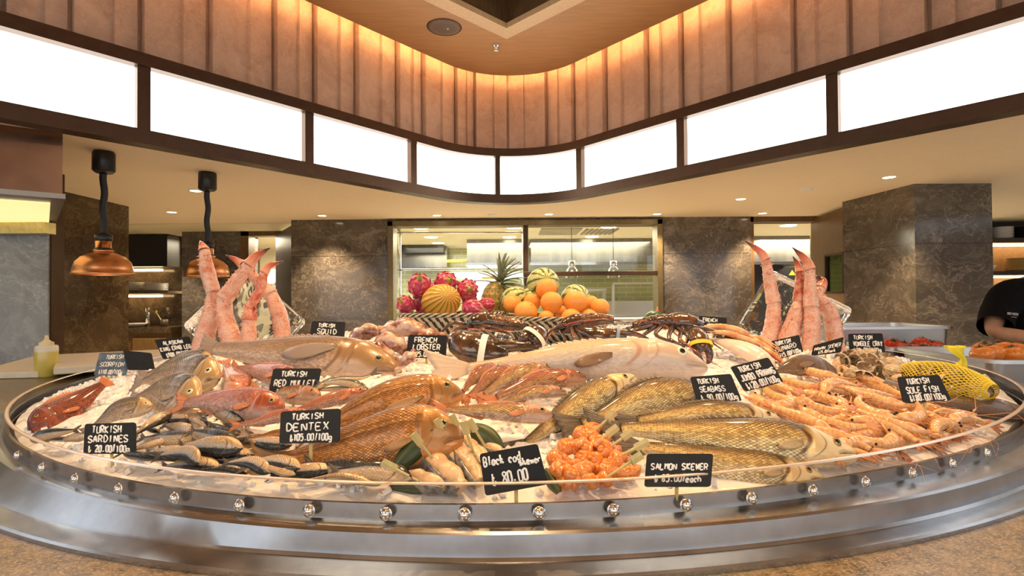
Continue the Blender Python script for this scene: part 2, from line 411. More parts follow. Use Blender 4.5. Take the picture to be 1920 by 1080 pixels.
# pleated marble cladding above the light box
jd = [-260, -120, 8, 134, 266, 394, 517, 592, 670, 748, 796, 857, 891, 952, 1024, 1073, 1132, 1211, 1275, 1365, 1487, 1590, 1738, 1870, 2010]
js = [s_of_px(p, H + .9) for p in jd]
m = MB(); rows = []
for a, b in zip(js[:-1], js[1:]):
    pr_ = ((0.0, -.05), (.035, -.05), (.036, .035), (.58, .0), (.60, .022), (.965, -.01), (.966, -.05))
    if b > .3: pr_ = tuple((1 - t, o) for t, o in reversed(pr_))
    for t, o in pr_:
        p, n = vpath(a + (b - a) * t); o += -.03
        rows.append([W(p.x + n.x * o, p.y + n.y * o, z) for z in (H + .5, 2.5)])
m.grid(rows)
struct(m.build('wall_atrium', M_SLAB, smooth=False))
# timber ceiling with coffer
CF = V((-.03, 3.52, 0)); CFR = 1.10; ZT = 2.26
def sdist(x, y):
    d = V((x, y, 0)) - CC
    if y > CC.y and abs(atan2(d.x, d.y)) < AL: return RR - d.length
    g = 1 if x >= 0 else -1
    p = V((g * RR * sin(AL), CC.y + RR * cos(AL), 0)); return (V((x, y, 0)) - p).dot(V((-g * sin(AL), -cos(AL), 0)))
def tray(off):
    out = []
    for k in range(160):
        a = 2 * pi * k / 160 + pi / 2; lo, hi = 0, 12
        for _ in range(40):
            md = (lo + hi) / 2; x, y = CF.x + cos(a) * md, CF.y + sin(a) * md
            if sdist(x, y) > off and y > -4.4: lo = md
            else: hi = md
        out.append(V((CF.x + cos(a) * lo, CF.y + sin(a) * lo, 0)))
    return out
def diamond(R):
    out = []
    for k in range(160):
        q, t = divmod(k, 40); t /= 40; a0 = pi / 2 + q * pi / 2; a1 = a0 + pi / 2
        out.append(CF + V((cos(a0), sin(a0), 0)) * R * (1 - t) + V((cos(a1), sin(a1), 0)) * R * t)
    return out
def lift(ps, z): return [W(p.x, p.y, z) for p in ps]
o1, d1, d2 = tray(.20), diamond(CFR), diamond(CFR - .19)
m = MB(); m.grid([lift(d1, ZT), lift(o1, ZT), lift(o1, ZT + .09), lift(d1, ZT + .09)], cv=True)
struct(m.build('ceiling_timber', M_TIMBER, smooth=False))
m = MB(); m.grid([lift(d1, ZT + .02), lift(d1, ZT - .025), lift(d2, ZT - .025), lift(d2, ZT + .02)], cv=True, cu=True)
struct(m.build('trim_1', M_TRIMWOOD, smooth=False))
d3 = diamond(CFR - .17)
m = MB(); m.grid([lift(d3, ZT), lift(d3, ZT + .5)], cv=True); m.face([m.vert(p) for p in lift(d3, ZT + .5)])
struct(m.build('ceiling_coffer', M_DKWOOD, smooth=False))
rows = [[W(p.x, p.y, 2.5) for p in tray(-.4)], [W(p.x, p.y, 2.5) for p in d1]]
m = MB(); m.grid(rows, cv=True); struct(m.build('ceiling_cove', M_SOFFIT, smooth=False))
t = thing('cove_light', 'warm strip light hidden in the gap round the timber ceiling', 'light', W(0, 5.2, ZT + .1))
rows = []
for s in frange(-4.2, 4.2, 90):
    p, n = vpath(s); rows.append([W(p.x + n.x * o, p.y + n.y * o, z) for o, z in ((.225, ZT + .095), (.225, ZT + .11), (.245, ZT + .11), (.245, ZT + .095))])
m = MB(); m.grid(rows, cv=True); m.build('strip', M_COVE, t)
# floor and outer walls
m = MB(); m.box(W(0, 3.5, -1.375), (20, 19, .05)); struct(m.build('floor', M_FLOOR, smooth=False))
for nm, c, sz in (('wall_left', (-9.5, 4, .0), (.2, 17.5, 2.7)), ('wall_right', (9.5, 4, .0), (.2, 17.5, 2.7)), ('wall_far', (0, 12.7, 0), (19, .2, 2.7))):
    m = MB(); m.box(W(*c), sz); struct(m.build(nm, M_WHITE if nm == 'wall_far' else M_DKWOOD, smooth=False))
# the street side behind the camera: piers and a sill between tall openings
m = MB(); m.box(W(0, -4.6, -1.1), (19, .2, .5)); m.box(W(0, -4.6, 2.0), (19, .2, 1.3))
for i in range(9): m.box(W(-9 + i * 2.25, -4.6, .25), (.32, .2, 2.2))
struct(m.build('wall_rear', M_WHITE, smooth=False))

def slabxy(name, mat, X0, X1, Y0, Y1, z0, z1, bevel=0):
    m = MB(); m.box(W((X0 + X1) / 2, (Y0 + Y1) / 2, (z0 + z1) / 2), (X1 - X0, Y1 - Y0, z1 - z0)); return m.build(name, mat, smooth=False, bevel=bevel)
def bx(m, X0, X1, Y0, Y1, z0, z1): m.box(W((X0 + X1) / 2, (Y0 + Y1) / 2, (z0 + z1) / 2), (X1 - X0, Y1 - Y0, z1 - z0))
def pX(px, Y): return (px - 960) * Y / 1000
def pz(px, py, Y): return atY(px, py, Y).z - CZ
YB = 6.9
# back wall with pass window
xL, xW0, xW1, xR = pX(546, YB), pX(728, YB), pX(1242, YB), pX(1409, YB)
ZS = pz(985, 604, YB)
m = MB(); bx(m, xL, xW0, YB, YB + .25, -1.35, H); bx(m, xW1, xR, YB, YB + .25, -1.35, H); bx(m, xW0, xW1, YB, YB + .25, -1.35, ZS); bx(m, xW0, xW1, YB, YB + .25, H - .035, H)
struct(m.build('wall_back', M_MARBLE, smooth=False))
w1 = struct(thing('window_1', None, None, W(0, YB, 0)))
xm = pX(986, YB); zh = pz(1110, 513, YB)
M_GLASS = clear('window glass', (.97, .98, .97), 0.0, 1.5)
for nm, q in (('frame', (xW0, xW0 + .075, YB - .05, YB + .2, ZS, H - .03)), ('frame', (xW1 - .07, xW1, YB - .05, YB + .2, ZS, H - .03)), ('frame', (xW0, xW1, YB - .05, YB + .2, H - .10, H - .03)),
              ('mullion', (xm - .03, xm + .035, YB - .02, YB + .1, zh, H - .1)), ('sash_rail', (xm - .03, xW1 - .06, YB - .045, YB + .05, zh - .03, zh + .03)), ('frame', (xW0 + .07, xm, YB - .02, YB + .05, ZS, ZS + .05)), ('mullion', (xm - .022, xm + .022, YB - .01, YB + .05, ZS, zh))):
    m = MB(); bx(m, *q); m.build(nm, M_BRONZE if nm != 'frame' else plain('bronze olive frame', (.17, .13, .06), .4, .5), w1, smooth=False, bevel=.006)
for q in ((xW0 + .07, xm - .03, YB + .015, YB + .021, ZS + .05, H - .1), (xm + .03, xW1 - .07, YB + .015, YB + .021, zh + .03, H - .1)):
    m = MB(); bx(m, *q); m.build('glass', M_GLASS, w1, smooth=False)
o = slabxy('window_sill', M_STEEL, xW0, xW1, YB - .12, YB + .6, ZS - .03, ZS, .005); tag(struct(o))
# kitchen beyond the window
KT = NT('green wall tile'); c = KT.coord(); br = KT.add('ShaderNodeTexBrick'); x_, y_, z_ = KT.xyz(c); KT.put(br.inputs['Vector'], KT.vec(x_, z_))
for k, v in (('Color1', (.47, .50, .24, 1)), ('Color2', (.43, .47, .22, 1)), ('Mortar', (.66, .66, .42, 1))): br.inputs[k].default_value = v
br.inputs['Scale'].default_value = 1.0; br.inputs['Mortar Size'].default_value = .008; br.inputs['Brick Width'].default_value = .30; br.inputs['Row Height'].default_value = .10
KT.set(base=br.outputs[0], rough=.15)
m = MB(); bx(m, -3.6, 7.5, 11.2, 11.3, -1.35, H); struct(m.build('wall_kitchen', KT.m, smooth=False))
m = MB(); bx(m, -9.4, 9.4, 7.16, 12.6, H - .006, H - .001); struct(m.build('ceiling_kitchen', plain('kitchen ceiling', (.80, .72, .50), .6, var=.02), smooth=False))
def simple(name, label, cat, mat, boxes, group=None, bevel=.004):
    m = MB()
    for q in boxes: bx(m, *q)
    return tag(m.build(name, mat, smooth=False, bevel=bevel), label, cat, group)
YH = 9.4
M_HOOD = brushed('kitchen hood steel', (.28, .275, .255), .26, (.8, .8, .05), 0, 1.0)
def hood(label, px0, px1, Y, zb, depth):
    t = thing('extractor_hood', label, 'extractor hood', W(pX((px0 + px1) / 2, Y), Y + depth / 2, zb), 'stainless hoods in the back kitchen')
    x0, x1 = pX(px0, Y), pX(px1, Y)
    m = MB(); bx(m, x0, x1, Y, Y + depth, zb + .05, H - .008); m.build('hood_body', M_HOOD, t, smooth=False)
    m = MB(); bx(m, x0 - .02, x1 + .02, Y - .03, Y + depth, zb, zb + .05); m.build('hood_lip', M_CHROME, t, smooth=False)
hood('wide stainless hood seen through the left half of the pass window', 876, 984, YH, .53, 1.2)
hood('long stainless hood seen through the right half of the pass window', 996, 1300, YH, .53, 1.2)
hood('low stainless hood far back at the left side of the pass window', 752, 838, 10.6, .52, .5)
o = simple('ceiling_duct', 'dark ceiling duct box behind the left pane of the pass window', 'duct', M_BLACK, [(pX(752, 10.3), pX(832, 10.3), 10.3, 10.9, H - .16, H - .01)])
for px, py in ((789, 428), (808, 445), (822, 456), (831, 465), (840, 472.6), (964, 427), (955, 445), (1141, 426), (1110, 444), (1478, 423)):
    p = atZ(px, py, H - .008); m = MB(); m.lathe([(0, 0), (.10, 0), (.11, .004), (.11, .009)], p - V((0, 0, .006)), 20)
    nm = {789: 'nearest of the left row', 808: 'second of the left row', 822: 'third of the left row', 831: 'fourth of the left row', 840: 'farthest of the left row', 964: 'nearer one beside the mullion', 955: 'farther one beside the mullion', 1141: 'beside the slotted vent', 1110: 'behind the slotted vent', 1478: 'in the right doorway'}[px]
    tag(m.build('kitchen_downlight', M_LENS), 'round lit downlight in the back kitchen ceiling, ' + nm, 'downlight', 'back kitchen downlights')
o = simple('ceiling_vent', 'slotted grey vent in the kitchen ceiling above the hanging glass lamps', 'vent', plain('vent grey', (.25, .23, .17), .6), [tuple([atZ(1095 + 9 * k, 433, H - .01).x, atZ(1095 + 9 * k, 433, H - .01).x + .045, 8.0, 8.7, H - .02, H - .007]) for k in range(7)], bevel=0)
o = simple('ceiling_hatch', 'plain grey hatch panel in the kitchen ceiling beside the slotted vent', 'hatch', plain('hatch grey', (.34, .30, .2), .6), [(atZ(1012, 435, H - .01).x, atZ(1085, 435, H - .01).x, 7.9, 8.7, H - .02, H - .007)], bevel=0)
# rack behind the left pane
t = thing('wire_rack', 'chrome rack of round rails standing behind the left window pane', 'rack', W(pX(748, 7.5), 7.5, -1.35))
for pa, pb in (((741, 436), (984, 436)), ((741, 506), (984, 504)), ((741, 420), (751, 437))):
    m = MB(); m.tube([atY(*pa, 7.5), atY(*pb, 7.5)], .016, 10); m.build('rail', M_CHROME, t)
for px in (750, 981):
    m = MB(); m.tube([atY(px, 423, 7.5), W(pX(px, 7.5), 7.5, -1.35)], .016, 10); m.build('post', M_CHROME, t)
m = MB(); bx(m, pX(741, 7.5), pX(981, 7.5), 7.3, 7.7, -.36, -.34); m.build('shelf', M_STEEL, t, smooth=False)
# glass heat lamps over the pass
M_LGLASS = clear('lamp glass', (.93, .93, .92), .03, 1.8, 1.4)
for px, sd in ((1072.5, 'left'), (1150.5, 'right')):
    t = thing('glass_pendant', f'{sd} one of two clear glass pendants hanging over the pass', 'pendant lamp', atY(px, 500, 7.45), 'glass pendants over the pass')
    q = atY(px, 521, 7.45); m = MB(); m.lathe([(.095, 0), (.092, .05), (.075, .11), (.045, .15), (.04, .155), (.07, .108), (.086, .05), (.09, 0)], q, 24); m.build('glass_shade', M_LGLASS, t)
    m = MB(); m.lathe([(0, .15), (.046, .15), (.05, .17), (.046, .235), (.02, .24), (0, .24)], q, 20); m.build('cap', M_CHROME, t)
    m = MB(); m.tube([q + V((0, 0, .24)), V((q.x, q.y, CZ + H - .01))], .004, 6); m.build('cord', M_RUBBER, t)
    m = MB(); m.ball(q + V((0, 0, .07)), .03, 12, 8); m.build('bulb', lamp('bulb', (1, .85, .6), 3), t)
# kitchen worktops and bits
simple('kitchen_counter', 'stainless worktop with splashback against the green tiles', 'worktop', M_STEEL, [(-2.6, 4.4, 10.3, 11.18, -.50, -.45), (-2.6, 4.4, 10.35, 11.18, -1.35, -.5), (pX(1140, 10.6), pX(1245, 10.6), 10.9, 11.17, -.45, -.13)])
t = thing('wall_shelf', 'steel framed shelf in front of green tiles at the right of the pass', 'shelf', W(pX(1190, 10.2), 10.2, -.45))
m = MB(); bx(m, pX(1148, 10.2), pX(1245, 10.2), 10.1, 10.4, pz(1190, 533, 10.2), pz(1190, 530, 10.2)); m.build('shelf_board', M_STEEL, t, smooth=False)
for px in (1150, 1240):
    m = MB(); bx(m, pX(px, 10.2) - .025, pX(px, 10.2) + .025, 10.2, 10.25, -.45, pz(px, 533, 10.2)); m.build('upright', M_STEEL, t, smooth=False)
simple('steel_shelf', 'low steel gantry behind the heap of oranges', 'shelf', M_STEEL, [(pX(1065, 10.4), pX(1143, 10.4), 10.72, 10.88, pz(1100, 546, 10.4), pz(1100, 541, 10.4)), (pX(1136, 10.4), pX(1143, 10.4), 10.8, 10.85, -.449, .08), (pX(1065, 10.4), pX(1070, 10.4), 10.8, 10.85, -.449, .08)])
simple('glow_panel', 'glowing panel standing in for a white-lit area low behind the pineapple', 'lit panel', lamp('white lit panel', (1, .97, .88), 1.6), [(pX(880, 11), pX(938, 11), 11.1, 11.15, pz(900, 570, 11), pz(900, 516, 11)), (pX(830, 11), pX(985, 11), 11.12, 11.16, pz(900, 522, 11), pz(900, 510, 11))])  # emission stands in for a surface lit white; no lamp here
m = MB(); m.tube([atY(838, 490, 10.2), atY(876, 489, 10.2)], .03, 10); m.tube([atY(876, 489, 10.2), atY(876, 486, 10.2)], .04, 10)
tag(m.build('gas_pipe', plain('yellow pipe', (.72, .55, .03), .4)), 'short yellow pipe beside the wide kitchen hood', 'pipe')
m = MB(); m.tube([atY(903, 521.5, 11.07), atY(932, 521, 11.07), atY(932, 521, 11.2)], .024, 10)
tag(m.build('gas_pipe', plain('yellow pipe low', (.75, .58, .04), .4)), 'low yellow pipe above the pineapple', 'pipe')
o = simple('serving_tray', 'white tray lying on the pass ledge right of the oranges', 'tray', M_WHITE, [(pX(1149, 6.75), pX(1214, 6.75), 6.62, 6.9, ZS, ZS + .05)])
# cucumber and squeeze bottle on the ledge
a, b = atY(1209, 593, 6.72), atY(1246, 594, 6.72); m = MB()
pth = crom([a, a.lerp(b, .5) + V((0, -.01, .012)), b], 12); m.tube(pth, [.012, .03, .045, .053, .057, .058, .058, .056, .052, .046, .03, .008], 14)
tag(m.build('cucumber', plain('dark green skin', (.035, .085, .012), .35, var=.3)), 'dark green cucumber lying on the pass ledge', 'cucumber')
q = atY(1233, 604, 6.82); q.z = CZ + ZS; m = MB(); m.lathe([(0, 0), (.035, 0), (.037, .01), (.037, .1), (.02, .115), (0, .115)], q, 20)
t = thing('squeeze_bottle', 'red squeeze bottle standing behind the cucumber on the ledge', 'bottle', q); m.build('body', plain('red plastic', (.75, .07, .06), .4), t)
m = MB(); m.lathe([(.02, .113), (.02, .135), (.008, .15), (.005, .19), (0, .19)], q, 14); m.build('nozzle', plain('red nozzle', (.8, .12, .1), .4), t)

# right doorway, open kitchen door, marble pier
m = MB(); bx(m, xR, xR + .05, YB + .02, YB + .25, -1.35, H); bx(m, xR, pX(1530, 7.0), YB + .02, YB + .25, pz(1470, 417, 7.0), H)
struct(m.build('trim_2', M_DKWOOD, smooth=False))
dr = struct(thing('door_1', None, None, W(3.95, 7.0, -1.35)))
A, B = W(pX(1525, 7.05), 7.05, 0), W(pX(1592, 6.0), 6.0, 0); dv = (B - A).normalized(); nv = V((dv.y, -dv.x, 0))
def door_quad(m, t0, t1, z0, z1, o0, o1):
    L = (B - A).length; b = len(m.v)
    for z in (z0, z1):
        for t, o in ((t0, o0), (t1, o0), (t1, o1), (t0, o1)):
            p = A + dv * L * t - nv * o; m.v.append(V((p.x, p.y, CZ + z)))
    for f in ((0, 1, 2, 3), (7, 6, 5, 4), (0, 4, 5, 1), (1, 5, 6, 2), (2, 6, 7, 3), (3, 7, 4, 0)): m.face([b + k for k in f])
m = MB(); door_quad(m, 0, .42, -1.35, H - .02, -.02, .02); door_quad(m, .42, 1, -1.35, -.0, -.02, .02); door_quad(m, .42, 1, .47, H - .02, -.02, .02); door_quad(m, .93, 1, 0, .47, -.02, .02)
m.build('door_leaf', M_DKWOOD, dr, smooth=False)
m = MB()
for q in ((.42, .93, 0, .02), (.42, .93, .45, .47), (.42, .45, .0, .47), (.90, .93, 0, .47)): door_quad(m, q[0], q[1], q[2], q[3], -.03, .03)
m.build('vision_frame', M_BRONZE, dr, smooth=False)
m = MB(); door_quad(m, .45, .9, .02, .45, -.004, .004); m.build('vision_glass', clear('dark glass', (.35, .4, .3), .02, 1.5), dr, smooth=False)
hood('stainless hood seen through the right doorway', 1412, 1520, 9.2, .50, 1.0)
m = MB(); bx(m, pX(1405, 10.1), pX(1530, 9.6), 10.1, 10.6, -1.35, .5)
t = thing('oven', 'black kitchen oven with a yellow warning triangle, seen through right doorway', 'oven', W(5.0, 10.1, -1.35)); m.build('body', M_BLACK, t, smooth=False)
q = [atY(1479, 516, 10.09), atY(1492, 516, 10.09), atY(1485.5, 506, 10.09)]; m = MB(); b = [m.vert(p) for p in q] + [m.vert(p + V((0, .012, 0))) for p in q]
m.face(b[:3]); m.face(b[3:][::-1])
for i in range(3): m.face([b[i], b[(i + 1) % 3], b[3 + (i + 1) % 3], b[3 + i]])
m.build('warning_triangle', plain('yellow sign', (.85, .65, .05), .5), t, smooth=False)
px_l, px_c = pX(1582, 5.85), pX(1717, 4.9)
m = MB(); m.slab([(px_l, 5.85), (px_c, 4.9), (pX(1863, 4.9), 4.9), (pX(1863, 4.9) + .1, 5.85)], 0.0, CZ + H)
struct(m.build('wall_pier_right', marble('pier marble', (.055, .046, .040), (.15, .128, .108), (.50, .42, .33), 1.0, .13, 1.2), smooth=False))
# left side: column, grey panel, hood
m = MB(); bx(m, -5.6, -4.17, 4.93, 5.8, -1.35, H); struct(m.build('wall_pier_left', M_MARBLE_BR, smooth=False))
m = MB(); bx(m, -7.0, pX(89, 4.15), 4.15, 4.3, -1.35, H); struct(m.build('wall_panel_left', M_MARBLE_GR, smooth=False))
m = MB(); bx(m, pX(89, 4.15), pX(92, 4.15), 4.17, 4.29, -1.35, H); struct(m.build('trim_3', M_BRONZE, smooth=False))
t = thing('extractor_hood', 'dark copper extractor hood at the top left corner above the grill wall', 'extractor hood', W(-3.2, 3.6, .6))
zb = .60; P0, P1 = V((-3.45, 2.63)), V((-2.70, 3.2)); bk = V((-.86, .95))
def hslab(z0, z1, g, in_=0.0):
    d = (P1 - P0).normalized(); nn = V((-d.y, d.x)); a, b_ = P0 - nn * g, P1 - nn * g + d * g
    return [(a.x, a.y), (b_.x, b_.y), (b_.x + bk.x, min(b_.y + bk.y, 4.14)), (a.x + bk.x, min(a.y + bk.y, 4.14))]
m = MB(); m.slab(hslab(0, 0, 0), CZ + zb + .03, CZ + H - .002); m.build('hood_body', brushed('dark copper panel', (.22, .12, .075), .22, (2, 2, 2), 0, .9), t, smooth=False)
m = MB(); m.slab(hslab(0, 0, .015), CZ + zb, CZ + zb + .03); m.build('hood_lip', brushed('dull lip steel', (.34, .31, .28), .4), t, smooth=False)
m = MB(); m.slab([(-3.5, 2.85), (-2.86, 3.3), (-3.58, 4.12), (-4.3, 4.12)], CZ + zb - .012, CZ + zb - .002); m.build('glowing_filter', lamp('filter plate glow', (1.0, .74, .28), .62), t, smooth=False)  # filter plate glows in place of the yellow light falling on it
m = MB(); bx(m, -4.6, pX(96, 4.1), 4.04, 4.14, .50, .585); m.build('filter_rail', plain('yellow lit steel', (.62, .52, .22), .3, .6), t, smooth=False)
# far left bay
YL = 8.6
m = MB(); bx(m, -7.2, -5.30, YL, YL + .15, -1.35, H); struct(m.build('wall_bay_left', M_MARBLE_BR, smooth=False))
m = MB(); m.slab([(-5.10, 8.5), (pX(341, 8.0), 8.0), (pX(451, 8.0), 8.0), (pX(451, 8.0), 8.55)], 0, CZ + H); struct(m.build('wall_column_left', marble('column marble', (.05, .045, .042), (.15, .135, .125), (.42, .36, .3), 1.0, .1), smooth=False))
simple('wall_cabinet', 'black wall cabinet above the lit shelf in the far left bay', 'cabinet', plain('black cabinet', (.012, .010, .009), .35), [(pX(205, 8.3), pX(317, 8.3), 8.25, 8.58, pz(280, 500, 8.3), pz(280, 441, 8.3))])
simple('light_strip', 'warm light strip under the black cabinet in the left bay', 'light', M_SHELFLIT, [(pX(210, 8.4), pX(298, 8.4), 8.42, 8.5, pz(270, 508, 8.4), pz(270, 504, 8.4))], 'shelf light strips')
simple('light_strip', 'warm light strip under the shelf of plates in the left bay', 'light', M_SHELFLIT, [(pX(210, 8.4), pX(298, 8.4), 8.42, 8.5, pz(270, 557, 8.4), pz(270, 553, 8.4))], 'shelf light strips')
zs = pz(280, 546, 8.3)
simple('wall_shelf', 'dark shelf carrying white plates in the far left bay', 'shelf', M_DKWOOD, [(pX(205, 8.3), pX(322, 8.3), 8.2, 8.58, zs - .04, zs)])
def plates(px, Y, z, r, n, mat, lab, grp):
    for k in range(n):
        m = MB(); m.lathe([(0, 0), (r * .55, 0), (r * .62, .004), (r, .018), (r, .022), (r * .6, .009), (0, .006)], W(pX(px, Y), Y, z + k * .02), 24)
        tag(m.build('plate', mat), f'plate in {lab}, ' + ['bottom one', 'second up', 'third up', 'fourth up', 'fifth up', 'sixth up', 'seventh up', 'eighth up', 'ninth up'][k], 'plate', grp)
plates(292, 8.38, zs, .17, 6, M_WHITE, 'the right white stack on the left bay shelf', 'white plates on the left bay shelf')
plates(250, 8.38, zs, .15, 7, M_WHITE, 'the left white stack on the left bay shelf', 'white plates on the left bay shelf')
zc = pz(280, 613, 8.2)
t = thing('sink_cabinet', 'brown timber sink cabinet with panelled door in the far left bay', 'cabinet', W(-5.9, 8.2, -1.35))
m = MB(); bx(m, pX(200, 8.1), -5.13, 8.05, 8.58, -1.35, zc - .08); m.build('body', wood('cabinet oak', (.16, .09, .03), (.24, .14, .05), (12, 12, 1)), t, smooth=False)
m = MB(); bx(m, pX(195, 8.1), -5.115, 8.0, 8.58, zc - .08, zc); m.build('worktop', M_MARBLE_BR, t, smooth=False)
m = MB(); bx(m, pX(250, 8.05), pX(314, 8.05), 8.02, 8.05, -1.25, zc - .16); m.build('door', wood('cabinet door', (.22, .125, .04), (.32, .19, .07), (12, 12, 1)), t, smooth=False, bevel=.01)
t = thing('tap', 'chrome tap standing on the sink cabinet in the left bay', 'tap', atY(277, 612, 8.35)); q = W(pX(277, 8.35), 8.35, zc)
m = MB(); m.tube([q, q + V((0, 0, .29))], .028, 12); m.build('body', M_CHROME, t)
m = MB(); m.tube([q + V((0, 0, .27)), q + V((.09, -.1, .275)), q + V((.09, -.1, .255))], .014, 10); m.build('spout', M_CHROME, t)
q = W(pX(308, 8.3), 8.3, zc); m = MB(); m.lathe([(0, 0), (.05, 0), (.055, .11), (.05, .11), (.045, .01), (0, .01)], q, 20); tag(m.build('cup', plain('dark cup', (.10, .07, .05), .4)), 'dark cup holding a wooden spoon beside the tap', 'cup')
m = MB(); m.tube([q + V((-.0, 0, .012)), q + V((-.11, 0, .2))], .008, 8); m.ball(q + V((-.125, 0, .225)), (.016, .01, .032), 10, 8); tag(m.build('wooden_spoon', M_BAMBOO), 'wooden spoon leaning in the dark cup', 'spoon')
q = W(pX(250, 8.25), 8.25, zc); m = MB(); m.lathe([(0, 0), (.1, 0), (.19, .05), (.19, .056), (.09, .012), (0, .012)], q, 24); tag(m.build('bowl', M_WHITE), 'shallow white bowl on the sink cabinet left of the tap', 'bowl')
# left doorway and black door
m = MB(); bx(m, pX(451, 8.0), pX(466, 8.0), 8.0, 8.2, -1.35, H); bx(m, pX(451, 8.0), pX(530, 8.0), 8.0, 8.2, pz(490, 442, 8.0), H)
struct(m.build('trim_4', M_DKWOOD, smooth=False))
dr = struct(thing('door_2', None, None, W(-3.0, 7.2, -1.35)))
m = MB(); m.slab([(pX(517, 8.0), 8.0), (pX(546, 7.0), 7.0), (pX(546, 7.0) + .05, 7.02), (pX(517, 8.0) + .05, 8.02)], 0, CZ + H - .06); m.build('door_leaf', M_BLACK, dr, smooth=False)
m = MB(); bx(m, -5.2, -3.3, 11.0, 11.1, -1.35, H); struct(m.build('wall_kitchen_left', plain('cream wall', (.75, .68, .5), .5, var=.02), smooth=False))
t = thing('storage_rack', 'steel rack with white stacks seen through the left doorway', 'rack', W(-4.6, 10.0, -1.35))
for py in (532, 575): m = MB(); bx(m, pX(462, 10), pX(522, 10), 9.9, 10.4, pz(490, py + 2, 10), pz(490, py, 10)); m.build('shelf', M_STEEL, t, smooth=False)
for px in (463, 521): m = MB(); bx(m, pX(px, 10) - .02, pX(px, 10) + .02, 9.9, 9.94, -1.35, pz(490, 528, 10)); m.build('post', M_STEEL, t, smooth=False)
m = MB(); bx(m, pX(500, 10), pX(518, 10), 9.95, 10.3, pz(490, 532, 10), pz(490, 505, 10)); m.build('stack', M_WHITE, t, smooth=False)
# far right bay with lit niches and crockery
YN = 7.3
m = MB(); bx(m, pX(1850, YN), pX(2060, YN), YN + .35, YN + .5, -1.35, H); struct(m.build('wall_bay_right', wood('niche back', (.30, .16, .07), (.42, .24, .11), (6, 6, 6)), smooth=False))
def zr(py): return pz(1890, py, YN)
simple('shelf_unit', 'dark shelf unit with crockery at the far right edge behind person', 'shelf', plain('dark shelf', (.05, .04, .035), .35), [(pX(1848, YN), pX(2060, YN), YN, YN + .35, zr(406), zr(402)), (pX(1848, YN), pX(1858, YN), YN, YN + .35, -1.35, zr(406)), (pX(1855, YN), pX(2060, YN), YN, YN + .35, zr(455), zr(446)), (pX(1855, YN), pX(2060, YN), YN, YN + .35, zr(516), zr(508)), (pX(1855, YN), pX(2060, YN), YN, YN + .35, zr(580), zr(574)), (pX(1855, YN), pX(2060, YN), YN + .3, YN + .35, zr(446), zr(404))])
for a, b, d in ((456, 459, 'upper'), (517, 520, 'lower')):
    simple('light_strip', f'warm light strip lighting the {d} right niche', 'light', M_SHELFLIT, [(pX(1866, YN), pX(2030, YN), YN + .2, YN + .27, zr(b), zr(a) - .003)], 'shelf light strips')
plates(1880, YN + .16, zr(446), .13, 8, M_WHITE, 'the white stack on the top right shelf', 'white plates on the right shelf')
plates(1921, YN + .16, zr(446), .13, 8, M_BLACK, 'the black stack on the top right shelf', 'black plates on the right shelf')
plates(1908, YN + .14, zr(508), .13, 9, plain('gold glaze', (.55, .36, .12), .3), 'the golden stack in the lit right niche', 'golden plates in the right niche')
q = W(pX(1871, YN), YN + .12, zr(508)); m = MB(); m.lathe([(0, 0), (.04, 0), (.075, .085), (.07, .085), (.035, .008), (0, .008)], q, 20); tag(m.build('bowl', M_WHITE), 'small white bowl left of the golden plate stack', 'bowl')
# downlights, detector, speaker, sprinkler
for px, py, nm in ((367, 358, 'beside the second copper lamp'), (322, 398, 'between the two copper lamps, nearer one'), (294, 424.5, 'between the two copper lamps, farther one'), (604, 404.5, 'above the left end of the back wall'), (819, 404, 'above the left window pane'), (1029, 402, 'above the window, right of the mullion'), (1232, 401.5, 'above the right end of the window'), (1389, 373.5, 'in front of the right back wall'), (1430, 400, 'above the right doorway'), (1667, 332.5, 'over the right marble pier')):
    p = atZ(px, py, H); t = thing('downlight', 'small round warm downlight in the cream soffit, ' + nm, 'downlight', p, 'soffit downlights')
    m = MB(); m.lathe([(.048, -.002), (.058, -.004), (.062, 0), (.062, .01)], p, 24); m.build('trim', M_WHITE, t)
    m = MB(); m.lathe([(0, .0), (.048, -.001), (.048, .01)], p, 20); m.build('lens', M_LENS, t)
    s = spot('downlight_beam', p + V((0, 0, -.03)), p + V((0, 0, -2)), 95, (1.0, .72, .42), radians(95), .6, .04); s.parent = t; s.location = V((0, 0, -.03))
p = atZ(1512, 354, H); m = MB(); m.lathe([(0, -.022), (.03, -.022), (.06, -.01), (.065, 0)], p, 20); tag(m.build('smoke_detector', M_WHITE), 'flat white detector disc in the soffit at right', 'detector')
p = atZ(923, 402.5, H); m = MB(); m.lathe([(0, -.012), (.05, -.012), (.06, 0)], p, 20); tag(m.build('smoke_detector', M_WHITE), 'small disc in the soffit above the window mullion', 'detector')
p = atZ(833, 51, ZT); t = thing('ceiling_speaker', 'round brown speaker grille in the timber ceiling', 'speaker', p)
m = MB(); m.lathe([(.135, 0), (.142, -.006), (.148, 0)], p, 40); m.build('rim', M_BRONZE, t)
gm = NT('speaker grille'); v = gm.voro(gm.coord(), 90, .1); gm.set(base=gm.ramp(v, [(.25, (.05, .028, .015)), (.5, (.20, .12, .07))]), rough=.6)
m = MB(); m.lathe([(0, -.012), (.05, -.011), (.10, -.008), (.137, -.002), (.137, .003)], p, 40); m.build('grille', gm.m, t)
m = MB(); m.ball(p + V((.03, -.0, -.014)), .007, 10, 6); m.build('indicator', M_WHITE, t)
p = atZ(930, 85, ZT); t = thing('sprinkler', 'small brass sprinkler head in the timber ceiling tip', 'sprinkler', p)
m = MB(); m.lathe([(0, 0), (.035, 0), (.03, -.012), (.012, -.014), (.01, -.04), (0, -.04)], p, 20); m.build('body', M_CHROME, t)
